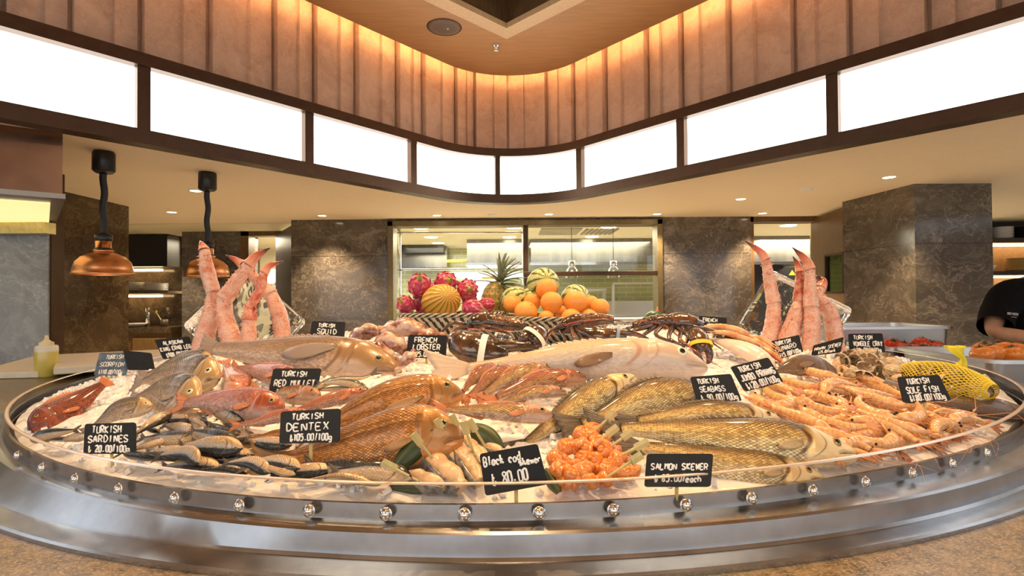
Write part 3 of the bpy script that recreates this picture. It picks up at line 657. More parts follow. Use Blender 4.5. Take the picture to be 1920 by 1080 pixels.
m = MB(); m.lathe([(0, -.055), (.022, -.053), (.022, -.05), (0, -.05)], p, 16); m.tube([p + V((.01, 0, -.03)), p + V((.014, 0, -.045)), p + V((.006, 0, -.055))], .003, 6); m.build('deflector', M_CHROME, t)
# copper heat lamps
for px, pt, pn, pr, Y, wpx, lab in ((194, 285, 442, 515, 3.62, 49, 'nearer copper heat lamp hanging at far left on a black spiral cord'), (389, 320, 455, 519, 4.25, 38.5, 'farther copper heat lamp hanging behind the left crab legs')):
    q = atY(px, pr, Y); top = V((q.x, q.y, CZ + H)); k = wpx * Y / 1000 / .17; t = thing('heat_lamp', lab, 'heat lamp', q, 'copper heat lamps')
    m = MB(); m.lathe([(.17 * k, 0), (.172 * k, .006), (.165 * k, .012), (.163 * k, .04), (.15 * k, .085), (.12 * k, .12), (.07 * k, .145), (.046 * k, .15), (.045 * k, .146), (.115 * k, .112), (.145 * k, .08), (.158 * k, .04), (.16 * k, .008)], q, 40); m.build('lamp_shade', M_COPPER, t)
    m = MB(); m.lathe([(.05 * k, .148), (.056 * k, .158), (.056 * k, .165), (.044 * k, .168), (.044 * k, .23), (.03 * k, .25), (0, .25)], q, 24); m.build('collar', plain('copper collar', (.75, .36, .16), .22, 1.0), t)
    m = MB(); m.lathe([(.05 * k, .16), (.05 * k, .175), (.046 * k, .18)], q, 24); m.lathe([(.046 * k, .228), (.05 * k, .235), (.05 * k, .27), (.02 * k, .285), (0, .285)], q, 24); m.build('socket_ring', M_BLACK, t)
    m = MB(); m.lathe([(0, 0), (.05, .004), (.066, .02), (.066, .135), (.06, .15), (0, .15)], top - V((0, 0, .15)), 28); m.build('ceiling_cup', M_BLACK, t)
    a = q + V((0, 0, .27)); b = top - V((0, 0, .15)); n = 60; pp = [a.lerp(b, i / n) + V((.0055 * sin(i * .21 + px), 0, 0)) for i in range(n + 1)]
    m = MB(); m.tube(pp, [.019 + .003 * (i % 2) for i in range(n + 1)], 10); m.build('cord', M_RUBBER, t)
    m = MB(); m.ball(q + V((0, 0, .06)), .04, 14, 10); m.build('bulb', lamp('heat bulb', (1, .6, .3), 6), t)
# ---------------------------------------------------------------- the round display counter
DC = V((.02, 2.05, 0))
def ff(q, t): return q[0] + sum(q[2 * k - 1] * cos(k * t) + q[2 * k] * sin(k * t) for k in range(1, (len(q) + 1) // 2))
def R0(t): return ff([1.5511, .0277, .2044, .0541, .033, .0077, .0199], t)
def RB(t): return R0(t) + max(.004, ff([.0393, .002, .027, .0224, -.009], t) * .55)
def RC(t): return max(RB(t) + .006, R0(t) + ff([.0526, .0075, .0158, .0125, -.0117], t))
def RD(t): return R0(t) + max(RC(t) - R0(t) + .004, ff([.0526, .0075, .0158, .0125, -.0117], t) + ff([.034, -.0204, .0208, .0182, .0052], t))
def RE(t): return max(RD(t) + .02, R0(t) + ff([.0526, .0075, .0158, .0125, -.0117], t) + ff([.0711, -.0136, .0126, .0112, .0054], t))
def RO(t): return RE(t) + .34 + .66 * min(1, (1 + sin(t)) * 1.1)
def pol(Rf, z, t, d=0):
    r = Rf(t) + d; return W(DC.x + r * cos(t), DC.y + r * sin(t), z)
TH = [2 * pi * k / 240 for k in range(240)]
def ring(prof):                                 # closed ring surface from (radius function, height, offset) rows
    m = MB(); m.grid([[pol(f, z, t, d) for f, z, d in prof] for t in TH], cu=True); return m
ZR, ZB, ZD, ZG = -.26, -.312, -.35, -.36
# granite counter
gm = NT('brown granite'); c = gm.coord(); f = gm.noise(c, 55, 5, .7); f2 = gm.noise(gm.scale(c, (1, 1.6, 1)), 190, 3, .7)
gm.set(base=gm.mix(gm.step(f2, .5, .62), gm.ramp(f, [(.32, (.042, .028, .012)), (.5, (.135, .094, .042)), (.68, (.24, .172, .085))]), (.32, .245, .13)), rough=.32)
ct = thing('display_counter', 'round brown granite counter carrying the seafood display', 'counter', W(DC.x, DC.y, -1.35))
m = MB(); m.grid([[pol(f, z, t, d) for f, z, d in ((RE, ZG - .06, -.03), (RO, ZG - .06, 0), (RO, ZG - .004, 0), (RO, ZG, -.004), (RE, ZG, -.03))] for t in TH], cu=True, cv=True); m.build('worktop', gm.m, ct, auto=radians(40))
ring([(RO, -1.35, -.12), (RO, ZG - .06, -.12)]).build('cabinet', M_DKWOOD, ct)
# steel trough and clear guard
case = thing('seafood_display', 'round steel ice trough with clear bolted guard, full of seafood', 'display', W(DC.x, DC.y, ZG))
st = NT('wet trough steel'); c = st.coord(); f = st.noise(c, 14, 4, .6); g = st.voro(c, 240); sp = st.noise(c, 420, 2)
st.set(base=st.ramp(f, [(.3, (.34, .35, .37)), (.7, (.47, .48, .50))]), metal=1.0, rough=st.math('ADD', .17, st.math('MULTIPLY', f, .12))); st.bump(st.noise(c, 30, 3), .03, .002)
ring([(RB, ZB, -.02), (RB, ZB, 0), (RC, ZB - .003, -.004), (RC, ZB - .006, 0), (RD, ZD + .004, 0), (RD, ZD, .004), (RE, ZD - .001, -.003), (RE, ZD - .004, 0), (RE, ZG, 0)]).build('tray', st.m, case, auto=radians(25))
ring([(RB, ZB, -.010), (RB, ZB + .022, -.0125), (RB, ZB + .022, -.018), (RB, ZB - .04, -.018)]).build('upstand', st.m, case, auto=radians(30))
M_ACR = clear('clear acrylic', (.975, .96, .945), .02, 1.45, .6)
M_ACE = NT('acrylic edge').set(base=(.62, .47, .36), rough=.25, trans=.35).m
m = MB(); m.grid([[pol(RB, ZB, t), pol(R0, ZR, t)] for t in TH], cu=True); m.grid([[pol(R0, ZR, t, -.008), pol(RB, ZB, t, -.008)] for t in TH], cu=True)
m.cur = 1; m.grid([[pol(R0, ZR, t), pol(R0, ZR + .0018, t, -.0006), pol(R0, ZR + .0024, t, -.002), pol(R0, ZR + .0024, t, -.006), pol(R0, ZR + .0018, t, -.0075), pol(R0, ZR, t, -.008)] for t in TH], cu=True)
m.build('clear_guard', [M_ACR, M_ACE], case, merge=False)
M_BOLT = plain('bolt steel', (.70, .68, .64), .16, 1.0, .1, 200)
for px, py in ((14, 857), (79, 877), (156, 894), (249, 909), (349, 926), (467, 939), (597, 946), (731, 955), (872, 961), (1011, 961), (1151, 957), (1288, 948), (1414, 937), (1530, 922), (1637, 908), (1730, 892), (1804, 873), (1872, 853)):
    p = atZ(px, py, -.299); t = atan2(p.y - DC.y, p.x - DC.x); k = .75; r = R0(t) * (1 - k) + RB(t) * k
    q = W(DC.x + r * cos(t), DC.y + r * sin(t), ZR + (ZB - ZR) * k); d = V((cos(t), sin(t), 0.12)).normalized()
    m = MB(); m.lathe([(.0072, -.001), (.0078, .0012), (.0068, .0040), (.0045, .0060), (.002, .0068), (0, .007)], q, 18, d); m.lathe([(.0095, -.0005), (.0095, .0006), (.007, .0008)], q, 18, d)
    m.build('bolt', M_BOLT, case)
# crushed ice
def ice_z(x, y):
    d = V((x - DC.x, y - DC.y, 0)); e = max(-.05, R0(atan2(d.y, d.x)) - d.length); q = .178 * (1 - math.exp(-e / .7)) / .85; return -.303 + (q if q < .13 else .13 + .022 * (1 - math.exp(-(q - .13) / .022)))
def S(px, py, dz=0.0):                           # where the sight line of a pixel meets the ice (raised by dz), else its closest pass
    r = ray(px, py); t = .35; st_ = .01; best = (9, None)
    while t < 5:
        p = EYE + r * t
        if p.y > 2.12: return best[1]
        g = p.z - CZ - ice_z(p.x, p.y) - dz
        if g < best[0]: best = (g, p)
        if g < 0: break
        t += st_
    lo, hi = t - st_, t
    for _ in range(20):
        md = (lo + hi) / 2; p = EYE + r * md
        if p.z - CZ < ice_z(p.x, p.y) + dz: hi = md
        else: lo = md
    return EYE + r * hi
def inset(p, k=.04):                              # keep a point inside the guard
    d = V((p.x - DC.x, p.y - DC.y, 0)); e = R0(atan2(d.y, d.x)) - d.length
    if e >= k: return p
    q = p - d.normalized() * (k - e); q.z += ice_z(q.x, q.y) - ice_z(p.x, p.y); return q
def up_at(p):
    e = .02; gx = (ice_z(p.x + e, p.y) - ice_z(p.x - e, p.y)) / (2 * e); gy = (ice_z(p.x, p.y + e) - ice_z(p.x, p.y - e)) / (2 * e)
    return V((-gx, -gy, 1)).normalized()
def on_ice(x, y, dz=0): return W(x, y, ice_z(x, y) + dz)
M_ICE = NT('crushed ice'); c = M_ICE.coord(); f = M_ICE.noise(c, 60, 4, .7)
M_ICE.set(base=M_ICE.ramp(f, [(.3, (.86, .84, .83)), (.7, (.96, .95, .94))]), rough=.12, sss=.55, ior=1.31, coat=.2); M_ICE.b.inputs['Subsurface Radius'].default_value = (.02, .018, .016); M_ICE.bump(f, .4, .006); M_ICE = M_ICE.m
m = MB(); rows = []
for t in TH:
    row = []
    for k in range(1, 61):
        rho = .988 * (k / 60) ** .8; r = R0(t) * rho; x, y = DC.x + r * cos(t), DC.y + r * sin(t)
        h = .007 * noise.noise(V((x * 22, y * 22, 3))) + .004 * noise.noise(V((x * 60, y * 60, 7)))
        row.append(W(x, y, ice_z(x, y) + h))
    t2 = row[-1].copy(); t2.z -= .05; row.append(t2); rows.append(row)
m.grid(rows, cu=True)
rnd = random.Random(5)
for i in range(9000):
    t = rnd.uniform(0, 2 * pi); rho = sqrt(rnd.random()) * .975; r = R0(t) * rho; x, y = DC.x + r * cos(t), DC.y + r * sin(t)
    if y > 2.6 and rnd.random() < .6: continue
    s = rnd.uniform(.003, .0065); q = Quaternion((rnd.random() - .5, rnd.random() - .5, rnd.random() - .5, rnd.random() - .5)).normalized()
    c = W(x, y, ice_z(x, y) + rnd.uniform(-.002, .007)); b = len(m.v)
    for ax in (-1, 1):
        for ay in (-1, 1):
            for az in (-1, 1): m.v.append(c + q @ (V((ax, ay * rnd.uniform(.5, 1), az * rnd.uniform(.5, 1))) * s * rnd.uniform(.75, 1.1)))
    for f_ in ((0, 1, 3, 2), (4, 6, 7, 5), (0, 4, 5, 1), (2, 3, 7, 6), (0, 2, 6, 4), (1, 5, 7, 3)): m.face([b + k for k in f_])
tag(m.build('crushed_ice', M_ICE, smooth=False, merge=False), 'mound of crushed ice filling the round steel trough', 'ice', kind='stuff')

# ---------------------------------------------------------------- chalk signs
G = {'A': '002640|1232', 'B': '000636453303|3342413000', 'C': '4536160501103041', 'D': '00062644422000', 'E': '46060040|0333', 'F': '460600|0333', 'G': '45361605011030414323', 'H': '0006|4046|0343', 'I': '2026', 'J': '4641301001', 'K': '0006|460340', 'L': '060040', 'M': '0006234640', 'N': '00064046', 'O': '160501103041453616', 'P': '00063645443303', 'Q': '160501103041453616|2240', 'R': '00063645443303|2340', 'S': '45361605044241301001', 'T': '0646|2620', 'U': '060110304146', 'V': '062046', 'W': '0610243046', 'X': '0046|0640', 'Y': '062346|2320', 'Z': '06460040',
     '0': '160501103041453616', '1': '152620', '2': '05163645440040', '3': '06464433424130100 1'.replace(' ', ''), '4': '3036024 2'.replace(' ', ''), '5': '46060434423000', '6': '46140210304233 02'.replace(' ', ''), '7': '064610', '8': '230526452301204123', '9': '442304163644 30'.replace(' ', ''), '/': '1037', '.': '2021', '$': '16103042|0334|0223',
     'a': '431301103043|4340', 'c': '42331302011030', 'd': '4640|4313011041', 'e': '02423313011040', 'g': '4515041243|45413000', 'h': '0006|0213334240', 'k': '0006|330240', 'l': '2620', 'o': '130201103041423313', 'r': '0003|022343', 's': '43130241300 0'.replace(' ', ''), 't': '252040|0343', 'w': '0310223043', 'n': '0003|0213334240', '~': '021322314 2'.replace(' ', '')}
M_SLATE = plain('black slate card', (.006, .0065, .008), .45, var=.3, sc=60, spec=.3)
M_CHALK = plain('white chalk', (.86, .86, .84), .8, var=.05)
M_SLATEB = plain('slate card with painted sky reflection', (.10, .15, .21), .12, var=.35, sc=40)  # bluish sky reflection painted into the card colour
def sign(label, cs, lines, base=None, lean=.02, mat=None, Y=None, extra=None, w=.052):
    TL, TR, BR, BL = cs
    bx_, by_ = base or ((BL[0] + BR[0]) / 2, max(BL[1], BR[1]) + 6)
    foot = inset(S(bx_, by_), .022); Yc = Y or foot.y - .02
    c = [atY(*TL, Yc + lean), atY(*TR, Yc + lean), atY(*BR, Yc), atY(*BL, Yc)]
    n = (c[1] - c[3]).cross(c[0] - c[2]).normalized()
    if n.y > 0: n = -n
    def mp(u, v): return (c[3] * (1 - u) + c[2] * u) * (1 - v) + (c[0] * (1 - u) + c[1] * u) * v
    t = thing('price_sign', label, 'sign', V((foot.x, Yc, foot.z)), 'chalk price signs')
    out = []; ru, rv = .05, .075
    for cx, cy, a0 in ((1 - ru, 1 - rv, 0), (ru, 1 - rv, 90), (ru, rv, 180), (1 - ru, rv, 270)):
        for k in range(5): a = radians(a0 + k * 22.5); out.append((cx + ru * cos(a), cy + rv * sin(a)))
    m = MB(); A_ = [m.vert(mp(*q) + n * .0012) for q in out]; B_ = [m.vert(mp(*q) - n * .0012) for q in out]
    m.face(A_); m.face(B_[::-1])
    for i in range(len(out)):
        j = (i + 1) % len(out); m.face([A_[i], B_[i], B_[j], A_[j]])
    m.build('card', mat or M_SLATE, t, smooth=False)
    m = MB(); H_ = (c[0] - c[3]).length; Wd = (c[2] - c[3]).length; rs = random.Random(label)
    for txt, u0, u1, v, hv in lines:
        n_ch = len(txt); cw = (u1 - u0) / n_ch
        for i, ch in enumerate(txt):
            if ch == ' ' or ch not in G: continue
            jx, jy, sk = rs.uniform(-.06, .06) * cw, rs.uniform(-.06, .06) * hv, rs.uniform(-.02, .06)
            wid = cw * (.66 if ch not in '1I.l' else .6)
            for stk in G[ch].split('|'):
                P = [(int(stk[k]), int(stk[k + 1])) for k in range(0, len(stk) - 1, 2)]
                pts = []
                for gx, gy in P:
                    if ch == 'g': gy -= 2
                    uu = u0 + i * cw + jx + wid * gx / 4 + sk * hv * gy / 6 * .5; vv = v + jy + hv * gy / 6
                    pts.append(mp(uu, vv) + n * .0016)
                if len(pts) > 2: pts = crom(pts, len(pts) * 3)
                rr = H_ * w * .5 * rs.uniform(.8, 1.15)
                m.tube(pts, rr, 6, True, .35, n)
    if lines: m.build('lettering', M_CHALK, t)
    a = mp(.5, .1) - n * .004; b = V((a.x, a.y + .004, min(foot.z, a.z) - .02)); m = MB(); m.tube([a, b], .0028, 6); m.build('stick', M_BAMBOO, t)
    return t
def L3(a, b, c, i=.09): return [(a, .2, .2 + .075 * len(a), .70, .19), (b, i, 1 - i, .40, .2), (c, .14, .9, .07, .2)]
sign('black chalk sign reading Turkish sardines at left front over the sardines', ((160, 795), (255, 792), (255, 851), (157, 851)), [('TURKISH', .16, .74, .68, .22), ('SARDINES', .09, .88, .37, .21), ('$ 20.00/100g', .1, .9, .06, .2)], (207, 872))
sign('wet bluish scorpion fish sign above the red fish, facing skyward', ((187, 662), (248, 661), (236, 704), (176, 704)), [('TURKISH', .25, .8, .72, .17), ('SCORPION', .12, .88, .38, .18), ('$110.00/100g', .14, .88, .06, .17)], (206, 712), .05, M_SLATEB, None, None, .028)  # its blue is reflected sky put into the colour, not water
sign('black sign seen from its plain back beside the wet bluish sign', ((231, 657), (284, 662), (291, 694), (240, 694)), [], (262, 700))
sign('black chalk sign reading Alaskan king crab leg below the left crab legs', ((290, 637), (355, 631), (367, 664), (306, 674)), [('ALASKAN', .2, .78, .68, .19), ('KING CRAB LEG', .05, .97, .38, .19), ('$980.00/100g', .15, .9, .06, .19)], (338, 674))
sign('black chalk sign reading Turkish squid left of the squid heap', ((585, 602), (648, 604), (645, 640), (580, 638)), [('TURKISH', .22, .72, .7, .18), ('SQUID', .2, .8, .36, .24), ('$80.00/100g', .14, .8, .06, .18)], (613, 646))
sign('black chalk sign reading French lobster in front of the big dark claw', ((766, 628), (839, 629), (836, 671), (761, 671)), [('FRENCH', .18, .76, .68, .21), ('LOBSTER', .16, .86, .36, .22), ('$225.00/100g', .12, .9, .05, .2)], (800, 678))
sign('black chalk sign reading Turkish red mullet among the orange mullets', ((513, 691), (603, 691), (592, 745), (502, 745)), [('TURKISH', .2, .74, .72, .17), ('RED MULLET', .09, .95, .38, .2), ('$135.00/100g', .17, .88, .06, .21)], (550, 758))
sign('black chalk sign reading Turkish dentex over the golden dentex tail', ((527, 772), (639, 766), (637, 829), (524, 832)), [('TURKISH', .2, .74, .72, .17), ('DENTEX', .12, .84, .38, .22), ('$105.00/100g', .18, .88, .07, .19)], (586, 880))
sign('black chalk sign reading Black cod skewer between the two heaps of skewers', ((899, 851), (1008, 832), (1028, 908), (910, 930)), [('Black cod', .05, .68, .68, .21), ('skewer', .63, 1.0, .56, .17), ('$ 80.00', .14, .74, .2, .26)], (975, 935))
sign('black chalk sign reading Salmon skewer right of the orange salmon skewers', ((1213, 851), (1337, 851), (1332, 913), (1208, 913)), [('SALMON SKEWER', .08, .95, .52, .17), ('$ 85.00/each', .14, .86, .15, .2)], (1270, 938))
sign('black chalk sign reading Turkish seabass above the sea bass heads', ((1294, 707), (1370, 701), (1391, 752), (1307, 755)), [('TURKISH', .13, .66, .70, .18), ('SEABASS', .14, .74, .39, .19), ('$ 90.00/100g', .12, .95, .06, .22)], (1350, 800))
sign('black chalk sign reading Turkish jumbo prawns, tilted at the edge of the prawn heap', ((1369, 688), (1440, 670), (1469, 716), (1396, 735)), [('TURKISH', .15, .72, .71, .2), ('JUMBO PRAWNS', .08, .97, .37, .23), ('$120.00/100g', .12, .95, .05, .23)], (1432, 742))
sign('black chalk sign reading Turkish gunard below the right crab legs', ((1445, 640), (1498, 628), (1506, 660), (1453, 676)), [('TURKISH', .12, .68, .70, .2), ('GUNARD', .1, .84, .38, .24), ('$115.00/100g', .12, .94, .05, .21)], (1480, 678))
sign('black chalk sign reading Prawn skewer right of the gunard sign', ((1525, 648), (1582, 632), (1576, 661), (1521, 667)), [('PRAWN SKEWER', .07, .97, .42, .24), ('$75.00/each', .22, .8, .1, .22)], (1549, 670))
sign('black chalk sign reading Turkish vongole behind the clams', ((1590, 626), (1654, 625), (1660, 660), (1593, 660)), [('TURKISH', .15, .7, .68, .2), ('VONGOLE CRAY', .12, .96, .32, .24), ('$80.00/100g', .12, .9, .03, .18)], (1626, 664))
sign('black chalk sign reading Turkish sole fish in front of the yellow net bag', ((1682, 707), (1760, 703), (1783, 750), (1694, 757)), [('TURKISH', .18, .72, .7, .2), ('SOLE FISH', .13, .86, .36, .22), ('$180.00/100g', .15, .92, .06, .22)], (1740, 790))
sign('small black chalk sign reading French langoustine half hidden behind the lobsters', ((1310, 592), (1362, 596), (1364, 626), (1312, 624)), [('FRENCH', .15, .68, .68, .2), ('LANGOUSTINE', .1, .98, .36, .2)], (1338, 632))
# ---------------------------------------------------------------- fish
SP = {}
M_IRIS = plain('gold iris', (.34, .23, .08), .15, .3, .2, 300)
M_IRISP = plain('pale iris', (.80, .72, .5), .15, 0, .1, 300)
M_PUPIL = plain('wet pupil', (.006, .006, .008), .05)
def prof(*rows): return [tuple(r) for r in rows]
P_BASS = prof((0, .034, .034, .014), (.12, .045, .047, .024), (.3, .076, .082, .042), (.5, .105, .112, .060), (.68, .115, .12, .068), (.8, .102, .112, .062), (.9, .070, .085, .044), (.97, .040, .056, .026), (1, .018, .030, .012))
P_BREAM = prof((0, .034, .034, .014), (.1, .048, .05, .024), (.3, .125, .12, .050), (.5, .178, .162, .070), (.68, .19, .17, .078), (.82, .160, .152, .070), (.92, .098, .112, .050), (.98, .042, .06, .03), (1, .012, .016, .01))
P_DENT = prof((0, .036, .036, .016), (.1, .05, .05, .026), (.3, .115, .105, .055), (.5, .16, .145, .080), (.7, .175, .155, .09), (.84, .15, .14, .08), (.93, .095, .10, .055), (.98, .045, .055, .03), (1, .012, .016, .01))
P_MULL = prof((0, .032, .032, .014), (.15, .048, .048, .026), (.4, .088, .085, .050), (.65, .112, .105, .066), (.8, .106, .102, .066), (.9, .082, .088, .052), (.97, .044, .062, .036), (1, .012, .022, .012))
P_SARD = prof((0, .026, .026, .010), (.15, .045, .05, .022), (.4, .085, .095, .048), (.6, .10, .11, .056), (.8, .092, .10, .054), (.92, .06, .065, .036), (1, .01, .012, .008))
P_BIG = prof((0, .040, .040, .018), (.12, .055, .055, .03), (.3, .09, .09, .052), (.5, .122, .122, .075), (.7, .135, .138, .088), (.82, .122, .132, .088), (.92, .085, .105, .065), (.98, .04, .058, .035), (1, .012, .02, .012))
P_SCOR = prof((0, .045, .045, .03), (.25, .10, .09, .06), (.5, .15, .13, .10), (.75, .17, .14, .125), (.9, .125, .12, .11), (.97, .07, .085, .075), (1, .03, .05, .03))
P_SLIM = prof((0, .016, .016, .01), (.2, .03, .032, .022), (.5, .045, .05, .034), (.8, .045, .048, .034), (.93, .028, .03, .02), (1, .006, .007, .005))
def ring_pts(c, D, N, hd, hv, th, seg, u=0):
    out = []
    for k in range(seg):
        a = 2 * pi * k / seg; ca, sa = cos(a), sin(a)
        k_ = 1.0
        if u > .895: k_ -= .42 * min(1, (u - .895) / .03) * max(0, 1 - abs((.5 + .5 * ca) - .42 - (u - 1.0) * 1.6) / .075)
        out.append(c + (D * (hd if ca > 0 else hv) * ca + N * th * (abs(sa) ** .85) * (1 if sa > 0 else -1)) * k_)
    return out
def fish(name, label, cat, group, path, up, prof_, bmat, fmat, far=True, tilt=0, tf=.15, fork=.35, spread=34, deep=1.0, dors=(.28, .70, .05, 1), anal=(.2, .38, .04), pect=(.745, -.22, .15), eye=(.90, .34, .024), eyemat=None, seg=36, nst=64, root=None, fins=True, side=None, pectmat=None):
    P = crom(path, 80); L = sum((P[i + 1] - P[i]).length for i in range(79)); Lb = L * (1 - tf)
    ctr = P[40] if root is None else root
    t = thing(name, label, cat, ctr, group)
    def fr(s):
        x = min(max(s, 0), 1) * 79; i = min(int(x), 78); c = P[i].lerp(P[i + 1], x - i)
        T = (P[min(i + 2, 79)] - P[max(i - 1, 0)]).normalized(); N = (up - T * up.dot(T)).normalized(); D = N.cross(T)
        sg = side if side is not None else (1 if (D.y > 0) == far else -1)
        D = D * sg; a = radians(tilt) * (1 if D.y > 0 else -1)
        return c, T, N * cos(a) - D * sin(a), D * cos(a) + N * sin(a)
    rows = []
    for k in range(nst + 1):
        u = k / nst; u = u if u < .7 else u
        hd, hv, th = itp(prof_, u); c, T, N, D = fr(tf + (1 - tf) * u)
        rows.append(ring_pts(c, D, N, hd * Lb * deep, hv * Lb * deep, th * Lb * (1 + (.09 * max(0, 1 - (u - .772) / .12) if u > .772 else -.05 * max(0, 1 - (.772 - u) / .05))), seg, u))
    m = MB(); m.grid(rows, cv=True, uv=lambda a, b: (a, .5 + .5 * cos(2 * pi * b)))
    m.cap(rows[0], True); m.cap(rows[-1]); body = m.build('body', bmat, t)
    # tail fin
    c, T, N, D = fr(tf); hd0 = itp(prof_, 0)[0] * Lb * deep; rr = []
    for i in range(15):
        a = -1 + 2 * i / 14; ln = tf * L * (1 - fork * (1 - abs(a) ** 1.3)) * (1.12 if tf < .2 else 1); an = radians(spread) * a; row = []
        for j in range(6):
            q = j / 5; row.append(c + T * .012 * Lb + D * a * hd0 * .9 - (T * cos(an) - D * sin(an)) * ln * q + N * (.0016 * sin(i * 2.4) * q + .12 * hd0 * q * q * sin(a * 2 + 1)))
        rr.append(row)
    m = MB(); m.sheet([list(x) for x in zip(*rr)], .0012, N); m.build('tail_fin', fmat, t)
    if fins and dors:
        u0, u1, h, sp = dors; rr = []; nn = 26
        for i in range(nn + 1):
            q = i / nn; u = u0 + (u1 - u0) * q; hd, hv, th = itp(prof_, u); c, T, N, D = fr(tf + (1 - tf) * u)
            e = h * Lb * (min(1, q * 2.2 + .25) * min(1, (1 - q) * 4 + .1)) * (1 - .35 * (i % 2) * sp); b = c + D * hd * Lb * deep * .93
            rr.append([b + D * e * w * .55 - T * e * w * .9 + N * .0012 * (i % 2) for w in (0, .5, 1)])
        m = MB(); m.sheet([list(x) for x in zip(*rr)], .0012); m.build('dorsal_fin', fmat, t)
    if fins and anal:
        u0, u1, h = anal; rr = []
        for i in range(11):
            q = i / 10; u = u0 + (u1 - u0) * q; hd, hv, th = itp(prof_, u); c, T, N, D = fr(tf + (1 - tf) * u)
            e = h * Lb * (.3 + .7 * q); b = c - D * hv * Lb * deep * .93
            rr.append([b - D * e * w * .6 - T * e * w for w in (0, .5, 1)])
        m = MB(); m.sheet([list(x) for x in zip(*rr)], .0012); m.build('anal_fin', fmat, t)
    if fins and pect:
        u, v, ln = pect; hd, hv, th = itp(prof_, u); c, T, N, D = fr(tf + (1 - tf) * u); o = c + D * (hd if v > 0 else hv) * v * Lb * deep + N * th * Lb * sqrt(1 - v * v) * .98; rr = []
        for i in range(9):
            a = -1 + i / 4; row = []
            for j in range(6):
                q = j / 5; an = radians(14) * a - .30
                row.append(o + D * a * .010 * Lb - (T * cos(an) - D * sin(an)) * ln * Lb * q * (1 - .62 * a * a) + N * (.003 * Lb + .006 * Lb * sin(q * 2.6)))
            rr.append(row)
        m = MB(); m.sheet([list(x) for x in zip(*rr)], .0012, N); m.build('pectoral_fin', pectmat or fmat, t)
    if eye:
        u, v, r = eye; r *= Lb * .86; hd, hv, th = itp(prof_, u); c, T, N, D = fr(tf + (1 - tf) * u)
        nrm = (N + D * v * .5 + T * .15).normalized(); o = c + D * hd * v * Lb * deep + N * th * Lb * (sqrt(1 - v * v) ** .85) * .98; q = nrm.to_track_quat('Z', 'Y')
        m = MB(); m.lathe([(r * 1.12, -r * .25), (r, .04 * r), (r * .8, r * .22), (r * .5, r * .30)], o, 20, nrm); m.cur = 1
        m.lathe([(r * .56, r * .27), (r * .45, r * .36), (r * .2, r * .42), (0, r * .43)], o, 18, nrm); m.build('eye', [eyemat or M_IRIS, M_PUPIL], t)
    return t
def fpx(pts, Y=None, dd=.16):                       # sight-line points; depth runs evenly from tail to head
    P = [inset(S(p[0], p[1], p[2] if len(p) > 2 else .03), .035) for p in pts]
    if Y is None:
        ym = sum(p.y for p in P) / len(P); a, b = P[0].y, P[-1].y
        if abs(a - b) > dd: a, b = ym + dd / 2 * (1 if a > b else -1), ym - dd / 2 * (1 if a > b else -1)
        Y = (a, b)
    x0, x1 = pts[0][0], pts[-1][0]; n = len(pts) - 1
    return [atY(p[0], p[1], Y[0] + (Y[1] - Y[0]) * ((p[0] - x0) / (x1 - x0) if abs(x1 - x0) > 60 else i / n)) for i, p in enumerate(pts)]
UP = V((0, -.10, 1)).normalized()
# species materials
BM = {}
BM['bass'] = fishmat('sea bass skin', [(0, (.86, .76, .56)), (.2, (.84, .66, .38)), (.42, (.74, .54, .26)), (.62, (.58, .43, .21)), (.8, (.24, .17, .085)), (1, (.07, .055, .03))], 74, 30, .58, .26, .38, .77, (.10, .045, .02), (.80, .64, .38), dim=1.3)
BM['dentex'] = fishmat('golden dentex skin', [(0, (.68, .38, .16)), (.3, (.66, .35, .12)), (.55, (.60, .31, .10)), (.68, (.26, .13, .045)), (.70, (.60, .34, .12)), (.78, (.30, .155, .05)), (.80, (.50, .28, .10)), (1, (.16, .085, .03))], 84, 40, .6, .28, .32, .77, (.2, .09, .03), (.46, .27, .11), dim=1.2)
BM['mullet'] = fishmat('red mullet skin', [(0, (.80, .56, .42)), (.25, (.74, .46, .25)), (.36, (.72, .52, .16)), (.42, (.66, .34, .20)), (.58, (.60, .24, .10)), (.8, (.44, .13, .05)), (1, (.28, .08, .03))], 42, 16, .5, .22, .12, .76, (.55, .25, .18), (.60, .26, .14), dim=.72)
BM['mulletp'] = fishmat('pale striped mullet skin', [(0, (.82, .66, .54)), (.28, (.76, .56, .42)), (.38, (.74, .56, .18)), (.44, (.74, .52, .36)), (.54, (.70, .50, .17)), (.6, (.60, .36, .18)), (.8, (.45, .22, .08)), (1, (.28, .12, .04))], 44, 16, .45, .22, .12, .74, (.6, .36, .28), (.66, .40, .28), dim=.78)
BM['pink'] = fishmat('pink fish skin', [(0, (.80, .62, .55)), (.35, (.74, .46, .34)), (.6, (.66, .28, .15)), (1, (.48, .14, .06))], 60, 22, .4, .2, .05, .76, (.5, .16, .08), (.58, .19, .09), dim=.8)
BM['bream'] = fishmat('sea bream skin', [(0, (.72, .58, .44)), (.3, (.60, .47, .33)), (.5, (.44, .34, .24)), (.62, (.28, .215, .15)), (.66, (.42, .33, .23)), (.8, (.20, .15, .10)), (1, (.09, .065, .045))], 70, 32, .35, .22, .1, .76, (.12, .08, .05), (.56, .42, .24), dim=1.15)
BM['grouper'] = fishmat('large brown fish skin', [(0, (.82, .70, .60)), (.3, (.72, .57, .45)), (.5, (.56, .41, .27)), (.7, (.40, .27, .16)), (1, (.22, .145, .08))], 90, 40, .28, .25, .05, .72, (.22, .12, .06), (.50, .34, .19))
